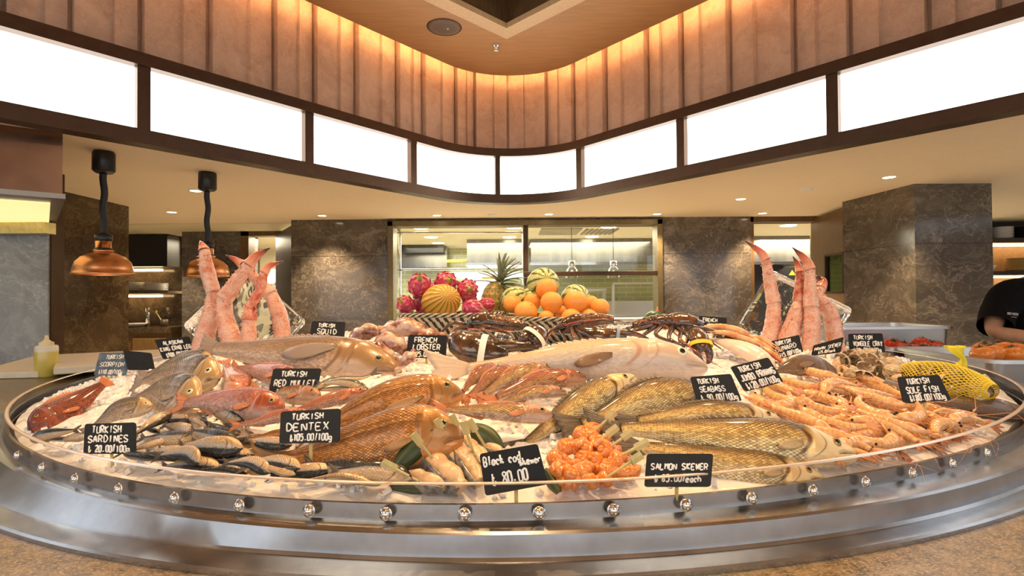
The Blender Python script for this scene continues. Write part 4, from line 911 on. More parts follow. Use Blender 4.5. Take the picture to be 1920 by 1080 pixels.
BM['white'] = fishmat('large pale fish skin', [(0, (.84, .76, .72)), (.3, (.84, .74, .66)), (.6, (.82, .70, .54)), (.85, (.70, .56, .36)), (1, (.42, .30, .17))], 110, 50, .14, .3, .0, .72, (.52, .28, .18), (.80, .64, .50), None, True)
BM['sardine'] = fishmat('sardine skin', [(0, (.66, .50, .32)), (.26, (.68, .52, .33)), (.46, (.60, .52, .44)), (.55, (.44, .43, .42)), (.62, (.045, .05, .052)), (1, (.010, .012, .012))], 40, 16, .05, .14, .45, .78, (.10, .05, .03), None)
BM['anchovy'] = fishmat('anchovy skin', [(0, (.74, .58, .36)), (.5, (.70, .58, .40)), (.62, (.20, .20, .16)), (1, (.06, .055, .03))], 30, 10, .1, .15, .2, .8, (.2, .12, .06))
BM['scorpion'] = fishmat('scorpion fish skin', [(0, (.55, .20, .10)), (.4, (.42, .105, .035)), (1, (.26, .05, .015))], 34, 18, .3, .3, 0, .72, (.12, .03, .02), None, ((.08, .015, .008), 9), bumpk=1.2)
BM['gurnard'] = fishmat('brown gurnard skin', [(0, (.42, .27, .15)), (.5, (.25, .15, .075)), (1, (.14, .08, .04))], 70, 30, .3, .3, 0, .72, (.1, .05, .03), None, ((.12, .07, .035), 6))
BM['sole'] = fishmat('sole skin', [(0, (.20, .12, .055)), (.5, (.24, .15, .07)), (1, (.18, .11, .05))], 80, 40, .3, .32, 0, .9, (.1, .06, .03), None, ((.09, .055, .028), 9), False)
FM = {'dark': finmat('dark fin', (.035, .024, .014), (.17, .12, .07)), 'gold': finmat('golden fin', (.26, .13, .04), (.48, .26, .09)), 'red': finmat('red fin', (.50, .12, .035), (.66, .28, .11)), 'grey': finmat('grey fin', (.22, .16, .12), (.42, .32, .25)), 'pale': finmat('pale fin', (.50, .36, .26), (.70, .56, .44)), 'blue': finmat('blue grey fin', (.30, .32, .36), (.56, .54, .53)), 'brown': finmat('brown fin', (.13, .065, .03), (.27, .15, .07))}
# sea bass
bs = dict(name='sea_bass', cat='fish', group='sea bass on ice', prof_=P_BASS, bmat=BM['bass'], fmat=FM['dark'], fork=.25, spread=26, pectmat=finmat('sea bass pectoral', (.30, .22, .11), (.50, .38, .21)), pect=(.745, -.25, .115))
def bass(label, pts, tilt=22, **k): return fish(label=label, path=fpx(pts), up=UP, tilt=tilt, **{**bs, **k})
bass('sea bass farthest left, slanting up with its gaping head below the white fish', [(950, 862, .02), (1020, 806, .035), (1105, 748, .04), (1190, 706, .036)], 46, deep=.92)
bass('sea bass whose head is hidden behind the Turkish seabass sign', [(1040, 806, .02), (1115, 787, .036), (1220, 744, .05), (1352, 738, .04)], 48, deep=.95)
bass('sea bass with a pink mouth, lying just under the Turkish seabass sign', [(1150, 800, .03), (1240, 782, .05), (1350, 778, .06), (1462, 787, .045)], 48, deep=.88)
bass('longest sea bass, in the middle of the pile with its white jaw toward the prawns', [(1090, 806, .03), (1220, 806, .055), (1350, 820, .062), (1480, 830, .06), (1606, 852, .045)], 46, deep=.86)
bass('nearest sea bass, partly behind the Salmon skewer sign against the guard', [(1140, 836, .03), (1235, 842, .042), (1350, 868, .045), (1460, 884, .04), (1545, 898, .03)], 46, deep=.9)
# dentex
dn = dict(name='dentex', cat='fish', group='golden dentex', prof_=P_DENT, bmat=BM['dentex'], fmat=FM['gold'], fork=.4, spread=24, anal=None, eye=(.885, .42, .034), dors=None)
fish(label='upper golden dentex with its eye near the red mullet fan', path=fpx([(545, 815, .02), (640, 785, .04), (740, 752, .06), (868, 738, .05)]), up=UP, tilt=54, **{**dn, 'pect': (.70, -.2, .26)}, deep=.98)
fish(label='lower golden dentex running from the Turkish dentex sign to the cod skewers', path=fpx([(456, 862, .02), (580, 858, .03), (690, 838, .045), (780, 818, .05), (870, 822, .04)]), up=UP, tilt=56, **dn, deep=1.0)
# red mullets
ml = dict(name='red_mullet', cat='fish', group='fan of red mullets', prof_=P_MULL, bmat=BM['mullet'], fmat=FM['red'], fork=.4, spread=24, eye=(.90, .34, .032))
for lab, pts, b in (('first red mullet from the left in the fan beside the dentex head', [(856, 752, .02), (880, 718, .03), (905, 697, .032), (938, 690, .03)], 'mullet'), ('second red mullet from the left in the fan', [(862, 757, .03), (905, 722, .04), (935, 702, .04), (972, 692, .035)], 'mullet'), ('third red mullet from the left in the fan', [(885, 757, .03), (940, 718, .04), (980, 700, .04), (1034, 692, .035)], 'mulletp'), ('fourth red mullet from the left in the fan, rightmost of the upper row', [(900, 760, .02), (960, 732, .035), (1020, 712, .04), (1098, 708, .035)], 'mullet'), ('red mullet with torn gills lying over the lower end of the fan', [(915, 764, .03), (965, 748, .045), (1010, 736, .05), (1062, 735, .045)], 'mulletp')):
    fish(label=lab, path=fpx(pts), up=UP, tilt=44, **{**ml, 'bmat': BM[b]}, deep=.92)
fish(label='pale yellow striped mullet pointing right under the fan', path=fpx([(803, 766, .05), (860, 769, .055), (940, 772, .055), (1036, 779, .045)]), up=UP, tilt=44, **{**ml, 'bmat': BM['mulletp']}, deep=.92)
# orange and pink fish round the red mullet sign
pk = dict(name='pink_fish', cat='fish', group='pink fish round the red mullet sign', prof_=P_MULL, bmat=BM['pink'], fmat=FM['red'], fork=.5, spread=24, eye=(.9, .4, .026), dors=(.3, .7, .04, 1))
fish(label='orange fish pointing toward the viewer left of the red mullet sign', path=fpx([(418, 672, .03), (432, 695, .04), (445, 715, .045), (438, 742, .03)]), up=UP, side=1, **pk, deep=1.5)
fish(label='orange fish behind the red mullet sign with tail at left', path=fpx([(425, 690, .02), (470, 693, .035), (505, 700, .04), (560, 712, .035)]), up=UP, tilt=46, **pk)
fish(label='largest pink fish with spread red tail, below the sea breams', path=fpx([(318, 760, .04), (385, 752, .05), (460, 757, .06), (532, 768, .05)]), up=UP, tilt=50, **pk, deep=1.15)
fish(label='orange mullet lying between the red mullet sign and the dentex', path=fpx([(515, 782, .04), (570, 766, .05), (630, 748, .055), (690, 734, .05)]), up=UP, tilt=48, **pk, deep=.95)
fish(label='orange fish with its tail over the sardines, behind the dentex sign', path=fpx([(425, 800, .05), (480, 792, .06), (530, 780, .06), (580, 774, .05)]), up=UP, tilt=46, **pk)
fish(label='orange fish tail end lying over sardines left of the dentex sign', path=fpx([(462, 822, .03), (490, 818, .035), (520, 814, .035), (560, 812, .03)]), up=UP, tilt=46, **{**pk, 'bmat': BM['dentex'], 'fmat': FM['gold']})
fish(label='silvery pink fish just under the red mullet sign', path=fpx([(462, 728, .03), (500, 735, .04), (545, 740, .045), (600, 742, .04)]), up=UP, tilt=46, **{**pk, 'bmat': BM['mulletp']})
an = dict(name='anchovy', cat='fish', group='slim fish beside the red mullet sign', prof_=P_SLIM, bmat=BM['anchovy'], fmat=FM['dark'], fork=.4, spread=18, eye=(.93, .2, .02), pect=None, anal=None, dors=None)
fish(label='dark slim fish with its tail curling up under the large fish head', path=fpx([(712, 694, .05), (680, 708, .05), (630, 712, .05), (585, 730, .05)]), up=UP, tilt=40, far=True, **an, deep=1.3)
fish(label='upper pale slim fish right of the red mullet sign', path=fpx([(590, 722, .05), (630, 716, .055), (665, 720, .055), (694, 736, .05)]), up=UP, tilt=40, **an, deep=1.5)
fish(label='lower pale slim fish right of the red mullet sign', path=fpx([(580, 734, .04), (610, 730, .045), (650, 730, .045), (680, 740, .04)]), up=UP, tilt=40, **an, deep=1.4)
# sea breams
br_ = dict(name='sea_bream', cat='fish', group='sea breams', prof_=P_BREAM, bmat=BM['bream'], fmat=FM['grey'], fork=.3, spread=22, eye=(.89, .36, .032), eyemat=M_IRISP, anal=None)
for lab, pts, dp in (('farthest sea bream, just below the king crab sign', [(255, 708, .02), (310, 692, .03), (350, 684, .035), (406, 684, .03)], 1.0), ('second sea bream from the back with its eye at right', [(245, 722, .02), (300, 706, .04), (345, 703, .05), (410, 712, .035)], 1.0), ('third sea bream from the back, with the red tail across its head', [(238, 752, .02), (275, 740, .04), (315, 738, .055), (372, 752, .04)], 1.05), ('nearest sea bream, beside the red scorpion fish', [(150, 815, .02), (190, 790, .04), (230, 768, .055), (288, 762, .045)], 1.0)):
    fish(label=lab, path=fpx(pts), up=UP, tilt=50, **br_, deep=dp * 1.08)
# large fishes
g = fish('large_fish', 'largest brown fish lying below the left crab legs and squid', 'fish', None, fpx([(368, 650, .03), (450, 658, .05), (560, 668, .085), (660, 680, .085), (752, 700, .06)]), UP, P_BIG, BM['grouper'], FM['grey'], tilt=50, tf=.1, fork=.2, spread=22, deep=.84, pect=(.70, .25, .26), eye=(.905, .25, .022))
g = fish('white_fish', 'large pale pink fish with pale eye lying below the lobsters', 'fish', None, fpx([(775, 692, .02), (880, 691, .04), (1000, 682, .07), (1120, 674, .09), (1230, 676, .085), (1326, 692, .06)]), UP, P_BIG, BM['white'], FM['pale'], tilt=50, tf=.2, fork=.35, spread=20, deep=.64, pect=(.62, -.25, .16), eye=(.885, .28, .026), eyemat=M_IRISP, pectmat=FM['brown'])
fish('skate_wing', 'pale pink flat fish behind the jumbo prawns sign', 'fish', None, fpx([(1310, 632, .03), (1350, 640, .045), (1400, 658, .05), (1455, 690, .035)]), UP, P_BREAM, plain('pink white flesh', (.82, .64, .54), .25, sc=40), FM['pale'], tilt=30, tf=.12, fork=.1, spread=40, deep=.75, eye=None, pect=None, dors=None, anal=None)
# scorpion fish
sc = fish('scorpion_fish', 'mottled red spiny scorpion fish at the far left rim', 'fish', None, fpx([(205, 712, .02), (168, 738, .04), (125, 768, .05), (58, 806, .035)]), UP, P_SCOR, BM['scorpion'], FM['red'], tilt=40, tf=.1, fork=.0, spread=30, deep=1.35, dors=(.25, .78, .10, 1), pect=(.66, -.3, .2), eye=(.88, .5, .03))
# gurnard and soles
fish('gurnard', 'brown gurnard lying under the gunard sign', 'fish', None, fpx([(1440, 700, .02), (1480, 690, .04), (1520, 686, .05), (1568, 696, .03)]), UP, P_BREAM, BM['gurnard'], FM['brown'], tilt=40, tf=.08, spread=20, deep=1.0, dors=None, pect=(.6, 0, .3), eye=None)
sl = dict(cat='fish', group='soles', prof_=P_BREAM, bmat=BM['sole'], fmat=FM['brown'], tf=.07, fork=0, spread=16, dors=(.04, .96, .05, .2), anal=(.04, .9, .05), pect=None, eye=(.93, .3, .014))
fish('sole', 'brown sole lying from the clams down to the sole fish sign', path=fpx([(1575, 688, .02), (1620, 708, .03), (1670, 726, .035), (1730, 752, .025)]), up=UP, tilt=8, **sl, deep=.8)
fish('sole', 'brown sole at the right rim under the net bag', path=fpx([(1700, 745, .02), (1770, 756, .035), (1840, 766, .04), (1925, 772, .03)]), up=UP, tilt=12, **sl, deep=.8)
# sardines
SARD = [(382, 757, 452, 786), (330, 776, 382, 778), (303, 794, 374, 826), (352, 806, 448, 832), (384, 788, 452, 820), (408, 779, 458, 812), (328, 836, 456, 840), (298, 842, 352, 857), (342, 862, 478, 852), (286, 868, 350, 868), (296, 876, 412, 876), (372, 884, 450, 888), (428, 872, 484, 888), (502, 893, 622, 880), (562, 868, 738, 892), (610, 884, 768, 906), (556, 902, 708, 914), (455, 803, 472, 836), (482, 828, 518, 832), (136, 808, 56, 826), (76, 830, 158, 824), (152, 842, 116, 824), (256, 822, 372, 820), (254, 842, 300, 828), (276, 848, 350, 854), (352, 868, 234, 852), (298, 788, 354, 786), (256, 814, 312, 780), (392, 806, 362, 776), (456, 846, 520, 842), (476, 866, 548, 876), (250, 800, 300, 812), (420, 830, 480, 824), (455, 890, 520, 900)]
made = []
rs = random.Random(3)
for i, (x0, y0, x1, y1) in enumerate(SARD):
    dz = .016 + .008 * rs.random() + (.018 if i % 3 == 0 else 0)
    a, b = inset(S(x0, y0, dz), .028), inset(S(x1, y1, dz), .028); mid = S((x0 + x1) / 2, (y0 + y1) / 2 - rs.uniform(-2, 4), dz + .004); mid = inset((a + b) / 2 + V((0, 0, rs.uniform(.002, .010)))) if (mid - (a + b) / 2).length > .06 else inset(mid)
    dl = (b - a).length
    if dl < .095:
        e = (b - a).normalized() * (.10 - dl) / 2; a -= e; b += e
    t = fish('sardine', 'sardine', 'fish', 'sardines in the heap', [a, mid, b], UP, P_SARD, BM['sardine'], FM['dark'], far=rs.random() < .45, tilt=rs.choice([-30, 10, 38, 55]), tf=.14, fork=.55, spread=26, seg=14, nst=22, fins=False, eye=(.91, .15, .026), deep=rs.uniform(1.1, 1.3) * (1.15 if dl < .14 else .95))
    made.append(((x0 + x1) / 2, (y0 + y1) / 2, t))
ORD = ['first', 'second', 'third', 'fourth', 'fifth', 'sixth', 'seventh', 'eighth', 'ninth', 'tenth', 'eleventh', 'twelfth', 'thirteenth', 'fourteenth', 'fifteenth']
def rowlabels(items, nrows, fmt, rownames):
    items = sorted(items, key=lambda q: q[1]); n = len(items); per = -(-n // nrows)
    for r in range(nrows):
        row = sorted(items[r * per:(r + 1) * per], key=lambda q: q[0])
        for k, it in enumerate(row): it[2]['label'] = fmt.format(row=rownames[r], ord=ORD[k])
rowlabels(made, 4, 'silver sardine in the heap, {row}, {ord} from left', ['back row', 'row behind the middle', 'row before the middle', 'row along the guard'])
# ---------------------------------------------------------------- shellfish
def bumpy(m, path, rad, seg=16, n=40, amp=.12, fr=60, squash=1.0, up=None, seed=0, close=True):
    P = crom(path, n); k = len(rad); rows = []; prev = None
    for i in range(n):
        x = i / (n - 1) * (k - 1); a = min(int(x), k - 2); f = x - a; f = f * f * (3 - 2 * f) * .5 + f * .5; r = rad[a] * (1 - f) + rad[a + 1] * f
        t = (P[min(i + 1, n - 1)] - P[max(i - 1, 0)]).normalized()
        if prev is None:
            u = up or (V((0, 0, 1)) if abs(t.z) < .9 else V((0, -1, 0))); prev = (u - t * u.dot(t)).normalized()
        else: prev = (prev - t * prev.dot(t)).normalized()
        b = t.cross(prev); row = []
        for j in range(seg):
            an = 2 * pi * j / seg; d = prev * cos(an) * squash + b * sin(an)
            q = P[i] + d * r; w = 1 + amp * noise.noise(q * fr + V((seed, 0, 0)))
            row.append(P[i] + d * r * w)
        rows.append(row)
    m.grid(rows, cv=True); m.cap(rows[0], True); m.cap(rows[-1]); return P
# king crab legs
n = NT('crab shell'); u, v = n.uv(); c = n.coord(); f = n.noise(c, 26, 5, .65); g = n.voro(c, 150)
n.set(base=n.mix(n.step(g, .0, .35), (.88, .71, .62), n.ramp(f, [(.32, (.78, .54, .43)), (.5, (.72, .40, .29)), (.66, (.60, .18, .085))])), rough=.32, coat=.3, sss=.12); n.b.inputs['Subsurface Radius'].default_value = (.01, .004, .003); n.bump(n.math('SUBTRACT', 1, g), .5, .004); M_CRAB = n.m
n = NT('red crab shell'); c = n.coord(); f = n.noise(c, 30, 4); g = n.voro(c, 170)
n.set(base=n.ramp(f, [(.36, (.46, .06, .025)), (.52, (.64, .22, .12)), (.68, (.80, .50, .38))]), rough=.22, coat=.5); n.bump(n.math('SUBTRACT', 1, g), .5, .003); M_CRABR = n.m
n = NT('claw tip shell'); u, v = n.uv(); f = n.noise(n.coord(), 40, 3); n.set(base=n.ramp(n.math('ADD', u, n.math('MULTIPLY', n.math('SUBTRACT', f, .5), .25)), [(.1, (.72, .34, .23)), (.5, (.55, .12, .05)), (.86, (.07, .012, .008))]), rough=.25, coat=.4); M_CTIP = n.m
def crab_leg(label, pts, Y, split, red=()):
    P = [atY(x, y, Y + (i / (len(pts) - 1)) * .06) for i, (x, y, w) in enumerate(pts)]; R = [w * Y / 2000 for x, y, w in pts]
    base = P[0].copy(); iz = ice_z(base.x, base.y) + CZ - .02
    P.insert(0, V((P[0].x * 1.0, P[0].y, min(P[0].z - .02, iz)))); R.insert(0, R[0])
    t = thing('crab_leg', label, 'crab leg', P[0], 'king crab legs'); split = [s + 1 for s in split]
    cuts = [0] + split + [len(P) - 1]
    for k in range(len(cuts) - 1):
        a, b = cuts[k], cuts[k + 1]; m = MB(); seg = P[a:b + 1]
        RR_ = list(R[a:b + 1]); RR_[0] *= 1.07; RR_[-1] *= .92; q = bumpy(m, seg, RR_, 18, 14 * (b - a) + 8, .10, 90, 1, None, k)
        last = k == len(cuts) - 2
        if not last:
            rs = random.Random(label + str(k))
            for _ in range(26):
                i = rs.randrange(4, len(q) - 3); tt = (q[i + 1] - q[i]).normalized(); d = V((rs.uniform(-1, 1), -rs.random(), rs.uniform(-1, 1))); d = (d - tt * d.dot(tt)).normalized()
                x = i / (len(q) - 1) * (b - a); r = R[a + min(int(x), b - a - 1)]; m.tube([q[i] + d * r * .8, q[i] + d * r * 1.14], [.0035, .0008], 6)
        m.build('claw_tip' if last else ['lower_segment', 'middle_segment', 'upper_segment'][k], M_CTIP if last else (M_CRABR if k in red else M_CRAB), t)
    return t
YC = 1.86
crab_leg('leftmost king crab leg of the left group, in front of the copper lamp', [(381, 645, 36), (395, 590, 31), (400, 548, 24), (389, 508, 27), (383, 470, 20), (378, 458, 13), (375, 452, 3)], YC, [2, 4], ())
crab_leg('second king crab leg of the left group, tip crossing toward upper right', [(437, 648, 37), (421, 596, 33), (421, 560, 29), (441, 532, 27), (466, 497, 22), (481, 480, 14), (506, 465, 3)], YC - .05, [2, 4], ())
crab_leg('third king crab leg of the left group, short with a red bent top', [(467, 645, 27), (467, 600, 26), (472, 570, 18), (488, 543, 18), (495, 512, 17), (506, 498, 11), (531, 490, 3)], YC - .1, [1, 4], (1,))
crab_leg('rightmost king crab leg of the left group, tip crossing toward upper left', [(529, 632, 30), (524, 592, 29), (508, 553, 26), (478, 521, 20), (456, 497, 17), (440, 486, 11), (424, 479, 3)], YC + .04, [2, 4], ())
crab_leg('leftmost king crab leg of the right group, standing apart with an orange top', [(1443, 640, 30), (1449, 607, 28), (1451, 568, 25), (1444, 532, 22), (1436, 488, 18), (1425, 472, 12), (1397, 452, 2)], YC, [2, 4], ())
crab_leg('second king crab leg of the right group, with a dark red upper half', [(1478, 640, 36), (1490, 597, 29), (1497, 566, 20), (1499, 540, 19), (1499, 511, 15), (1496, 497, 11), (1487, 481, 2)], YC - .04, [2, 4], (1,))
crab_leg('tallest king crab leg of the right group, dark tip leaning left', [(1519, 660, 31), (1523, 607, 30), (1521, 576, 26), (1519, 545, 22), (1519, 506, 20), (1511, 488, 14), (1486, 464, 2)], YC - .08, [2, 4], ())
crab_leg('rightmost king crab leg of the right group, with a curled top', [(1566, 640, 30), (1558, 592, 29), (1545, 571, 27), (1533, 556, 23), (1538, 541, 20), (1543, 528, 16), (1533, 519, 8)], YC + .02, [2, 4], ())
# clear ice blocks
n = NT('clear ice'); c = n.coord(); f = n.noise(c, 6, 3, .5, .8); n.set(base=(.97, .98, .98), rough=.01, trans=1.0, ior=1.31); n.bump(f, .35, .05); M_CICE = n.m
for px, py, ang, sx, sz, yaw, lab in ((463, 607, 42, .31, .31, 8, 'clear ice block standing on its corner behind the left crab legs'), (1484, 600, 30, .32, .27, -16, 'clear ice block standing tilted behind the right crab legs')):
    c = atY(px, py, 2.12); q = Matrix.Rotation(radians(yaw), 3, 'Z') @ Matrix.Rotation(radians(-12), 3, 'X') @ Matrix.Rotation(radians(ang), 3, 'Y')
    m = MB(); m.box(c, (sx, .12, sz), q); tag(m.build('ice_block', M_CICE, smooth=False, bevel=.016), lab, 'ice block', 'clear ice blocks')
# squid heap
n = NT('squid skin'); c = n.coord(); f = n.noise(c, 38, 6, .7, .8); f2 = n.noise(n.scale(c, (1, 2.4, 2.4)), 16, 3)
n.set(base=n.mix(n.step(f2, .48, .62), n.ramp(f, [(.36, (.10, .03, .018)), (.48, (.30, .12, .075)), (.62, (.56, .34, .24))]), (.62, .44, .34)), rough=.14, coat=.6, sss=.1); n.b.inputs['Subsurface Radius'].default_value = (.01, .005, .004); n.bump(f, .4, .004); M_SQ = n.m
def squid(label, pts, Y, w, tent, sd=0):
    P = [atY(x, y, Y) for x, y in pts]; t = thing('squid', label, 'squid', P[0], 'heap of squid'); k = w * Y / 1000
    m = MB(); bumpy(m, P, [k * .08, k * .6, k * .95, k, k * .98, k * .85, k * .6], 22, 44, .6, 34, .8, V((0, -.4, 1)), sd); m.build('mantle', M_SQ, t)
    d = (P[1] - P[0]).normalized(); s = d.cross(V((0, -.5, .86))).normalized()
    for g in (1, -1):
        rows = [[P[0] + d * k * 1.9 * a + s * g * k * 1.5 * b * sin(pi * min(1, a * 1.1)) + V((0, -.2, .9)) * .25 * k * b * sin(a * 9) for b in (0, .35, .7, 1)] for a in [i / 10 for i in range(11)]]
        m = MB(); m.sheet(rows, .002); m.build('fin', M_SQ, t)
    rs = random.Random(label); e = (P[-1] - P[-2]).normalized()
    m = MB(); m.ball(P[-1] + e * k * .35, (k * .55, k * .5, k * .45), 14, 10); m.build('head', M_SQ, t)
    for i in range(tent):
        a = rs.uniform(-.9, .9); q = [P[-1] + e * k * .6]
        for j in range(1, 5): q.append(q[-1] + (e * .8 + s * a * (.4 + .2 * j)) * k * .55 + V((0, -.3 * k * rs.random(), -.16 * k * j + rs.uniform(-.15, .15) * k)))
        m = MB(); m.tube(crom(q, 14), [k * .17 * (1 - i_ / 15) for i_ in range(14)], 8); m.build('arm', M_SQ, t)
YS = S(720, 668, .02).y
squid('squid at the left end of the heap beside the squid sign', [(648, 654), (668, 634), (690, 622), (712, 622)], YS + .06, 17, 2, 1)
squid('squid along the top of the heap, pale folds upward', [(700, 628), (735, 616), (770, 612), (800, 622)], YS + .12, 18, 2, 2)
squid('squid in the centre of the heap with a dark brown face', [(700, 642), (722, 640), (745, 646), (760, 660)], YS + .03, 20, 3, 3)
squid('squid at the right end of the heap behind the lobster sign', [(772, 655), (785, 640), (800, 630), (822, 630)], YS + .08, 17, 2, 4)
squid('small pale squid lying at the lower left of the heap', [(662, 668), (690, 650), (715, 655), (735, 668)], YS - .02, 13, 2, 5)
squid('squid at the front of the heap with arms hanging over the fish head', [(782, 660), (768, 668), (757, 678), (748, 690)], YS - .12, 12, 5, 6)
# lobsters
n = NT('lobster shell'); c = n.coord(); f = n.noise(c, 24, 6, .7); g = n.voro(c, 130)
n.set(base=n.ramp(f, [(.34, (.016, .010, .007)), (.5, (.06, .028, .014)), (.62, (.15, .058, .02)), (.72, (.34, .12, .03))]), rough=.2, coat=.7); n.bump(g, .15, .003); M_LOB = n.m
M_LOBR = plain('red lobster shell', (.46, .07, .025), .2, var=.4, sc=50, coat=.5)
n = NT('langoustine shell'); c = n.coord(); f = n.noise(c, 40, 4); n.set(base=n.ramp(f, [(.35, (.66, .24, .07)), (.6, (.84, .48, .22))]), rough=.25, coat=.4); M_LANG = n.m
BAND = {'white': plain('white band', (.82, .80, .72), .5), 'blue': plain('blue grey band', (.24, .32, .42), .5), 'yellow': plain('yellow band', (.85, .62, .04), .5)}
def claw(t, pts, w, band=None, fmat=None, flip=1, bandpos=.62, mat=None):
    P = crom(pts, 30); L = sum((P[i + 1] - P[i]).length for i in range(29)); mat = mat or M_LOB
    e = (P[-1] - P[0]).normalized(); s = e.cross(V((0, -.9, .35))).normalized() * flip
    m = MB(); bumpy(m, P[:20], [w * .45, w * .85, w, w * .98, w * .8, w * .5], 18, 26, .06, 50, .62, V((0, -1, .4))); o = m.build('claw', mat, t)
    m = MB(); q = [P[14] - s * w * .35, P[20] - s * w * .5, P[25] - s * w * .34, P[29]]; bumpy(m, q, [w * .55, w * .42, w * .28, w * .05], 12, 22, .05, 60, .7, V((0, -1, .4))); m.build('fixed_finger', mat, o)
    m = MB(); q = [P[14] + s * w * .5, P[19] + s * w * .62, P[24] + s * w * .42, P[28] + s * w * .05]; bumpy(m, q, [w * .42, w * .4, w * .26, w * .04], 12, 22, .05, 60, .7, V((0, -1, .4))); m.build('moving_finger', fmat or mat, o)
    if band:
        c = P[int(bandpos * 29)]; tt = e; a = s.normalized(); b = tt.cross(a); wd = w * .2; rows = []
        for k in range(28):
            an = 2 * pi * k / 28; d = a * cos(an) * w * 1.06 + b * sin(an) * w * .70
            rows.append([c + d - tt * wd, c + d + tt * wd, c + d * 1.05 + tt * wd, c + d * 1.05 - tt * wd])
        m = MB(); m.grid(rows, cu=True, cv=True); m.build('band', BAND[band], o, auto=radians(40))
    return o
def lobster(name, label, body, Y, r, claws=(), legs=(), ant=(), mat=None, cat='lobster', fan=True, group='lobsters'):
    mat = mat or M_LOB; k = Y / 1000
    P = crom([atY(x, y, Y) for x, y in body], 60); t = thing(name, label, cat, P[30], group)
    ab, cp = P[:34], P[30:]; R = r * k
    rad = [R * (.55 + .45 * min(1, i / 20)) * (1 + .09 * (1 - (i % 5) / 4)) for i in range(34)]
    m = MB(); m.tube(ab, rad, 18, True, .85, V((0, 0, 1))); m.build('abdomen', mat, t)
    m = MB(); bumpy(m, cp, [R * .98, R * 1.15, R * 1.18, R * 1.05, R * .75, R * .3], 20, 30, .08, 60, .95, V((0, 0, 1))); m.build('carapace', mat, t)
    e = (P[0] - P[3]).normalized(); s = e.cross(V((0, 0, 1))).normalized()
    if fan:
        m = MB()
        for a in (-1, -.5, 0, .5, 1):
            d = (e + s * a * .7).normalized(); w = d.cross(V((0, 0, 1))).normalized()
            m.sheet([[P[0] + d * R * 1.9 * q + w * b * R * .5 * sin(pi * (.15 + .8 * q)) + V((0, 0, -.2 * R * q)) for b in (-1, -.4, .4, 1)] for q in (0, .3, .6, .85, 1)], .002)
        m.build('tail_fan', mat, t)
    h = P[-6]
    for g in (-1, 1):
        d = (P[-1] - P[-6]).normalized(); m = MB(); m.ball(P[-3] + s * g * R * .45 + V((0, 0, R * .3)), R * .16, 10, 8); m.build('eye', M_PUPIL, t)
    for pts, w, bd, fm, fl, bp in claws: claw(t, [atY(p[0], p[1], Y - p[2]) for p in pts], w * k, bd, fm, fl, bp, mat)
    for pts in legs:
        q = crom([atY(p[0], p[1], Y - p[2]) for p in pts], 12); m = MB(); m.tube(q, [R * .32 * (1 - .6 * i / 11) for i in range(12)], 8); m.build('leg', mat, t)
    for pts in ant:
        q = crom([atY(p[0], p[1], Y - p[2]) for p in pts], 24); m = MB(); m.tube(q, [max(.0008, R * .10 * (1 - .85 * i / 23)) for i in range(24)], 6); m.build('antenna', M_LOBR if mat is M_LOB else mat, t)
    return t
YL_ = S(930, 660, .03).y + .07
lobster('lobster', 'lobster with the biggest black claw, white bands, right of the lobster sign', [(985, 612), (950, 608), (910, 604), (868, 614)], YL_ + .10, 18,
        [([(846, 632, .12), (880, 652, .16), (940, 664, .17), (1012, 656, .14)], 27, 'white', None, 1, .44), ([(1016, 618, .06), (1004, 630, .10), (990, 642, .12), (972, 660, .12)], 21, 'white', None, -1, .5)],
        [[(880, 615, .03), (850, 618, .08), (842, 650, .12)], [(900, 615, .03), (935, 640, .1), (945, 655, .13)], [(905, 612, .03), (955, 625, .08), (965, 640, .12)], [(880, 612, 0), (850, 605, .02), (826, 624, .04)], [(940, 612, .0), (965, 606, .03), (985, 612, .05)]],
        [[(870, 616, .02), (900, 618, .12), (960, 620, .12)], [(985, 650, .12), (1020, 660, .14), (1070, 664, .15)]])
lobster('lobster', 'lobster with a blue grey band and a red claw finger, middle of the row', [(1150, 600), (1115, 600), (1080, 606), (1040, 622)], YL_ + .12, 16,
        [([(1085, 620, .06), (1120, 628, .10), (1165, 630, .11), (1222, 638, .1)], 15, 'blue', M_LOBR, 1, .56)],
        [[(1070, 615, .03), (1078, 635, .12), (1083, 656, .14)], [(1080, 618, .03), (1095, 640, .12), (1124, 652, .14)], [(1050, 620, .02), (1060, 640, .10), (1042, 645, .12)], [(1060, 610, .02), (1035, 618, .06), (1015, 640, .09)], [(1100, 604, .0), (1130, 600, .04), (1150, 604, .07)]],
        [[(1042, 618, .02), (1080, 604, .04), (1150, 597, .04)], [(1035, 622, .03), (1015, 650, .06), (1012, 640, .1)]])
lobster('lobster', 'lobster with the yellow band, claw hanging over the white fish head', [(1186, 612), (1215, 606), (1260, 604), (1325, 612)], YL_ + .13, 17,
        [([(1305, 618, .08), (1312, 640, .13), (1320, 662, .15), (1324, 692, .16)], 18, 'yellow', None, 1, .52)],
        [[(1240, 612, .03), (1230, 628, .10), (1262, 642, .12)], [(1260, 614, .03), (1255, 635, .1), (1282, 648, .14)], [(1280, 614, .03), (1275, 640, .12), (1300, 652, .14)], [(1230, 612, .02), (1215, 622, .06), (1196, 636, .1)], [(1295, 612, .02), (1340, 622, .06), (1365, 645, .08)], [(1225, 610, .02), (1205, 616, .06), (1180, 622, .08)], [(1270, 616, .03), (1290, 632, .1), (1275, 660, .13)]],
        [[(1262, 622, .03), (1300, 655, .16), (1376, 704, .2)], [(1262, 620, .03), (1240, 608, .03), (1200, 600, .03)]])
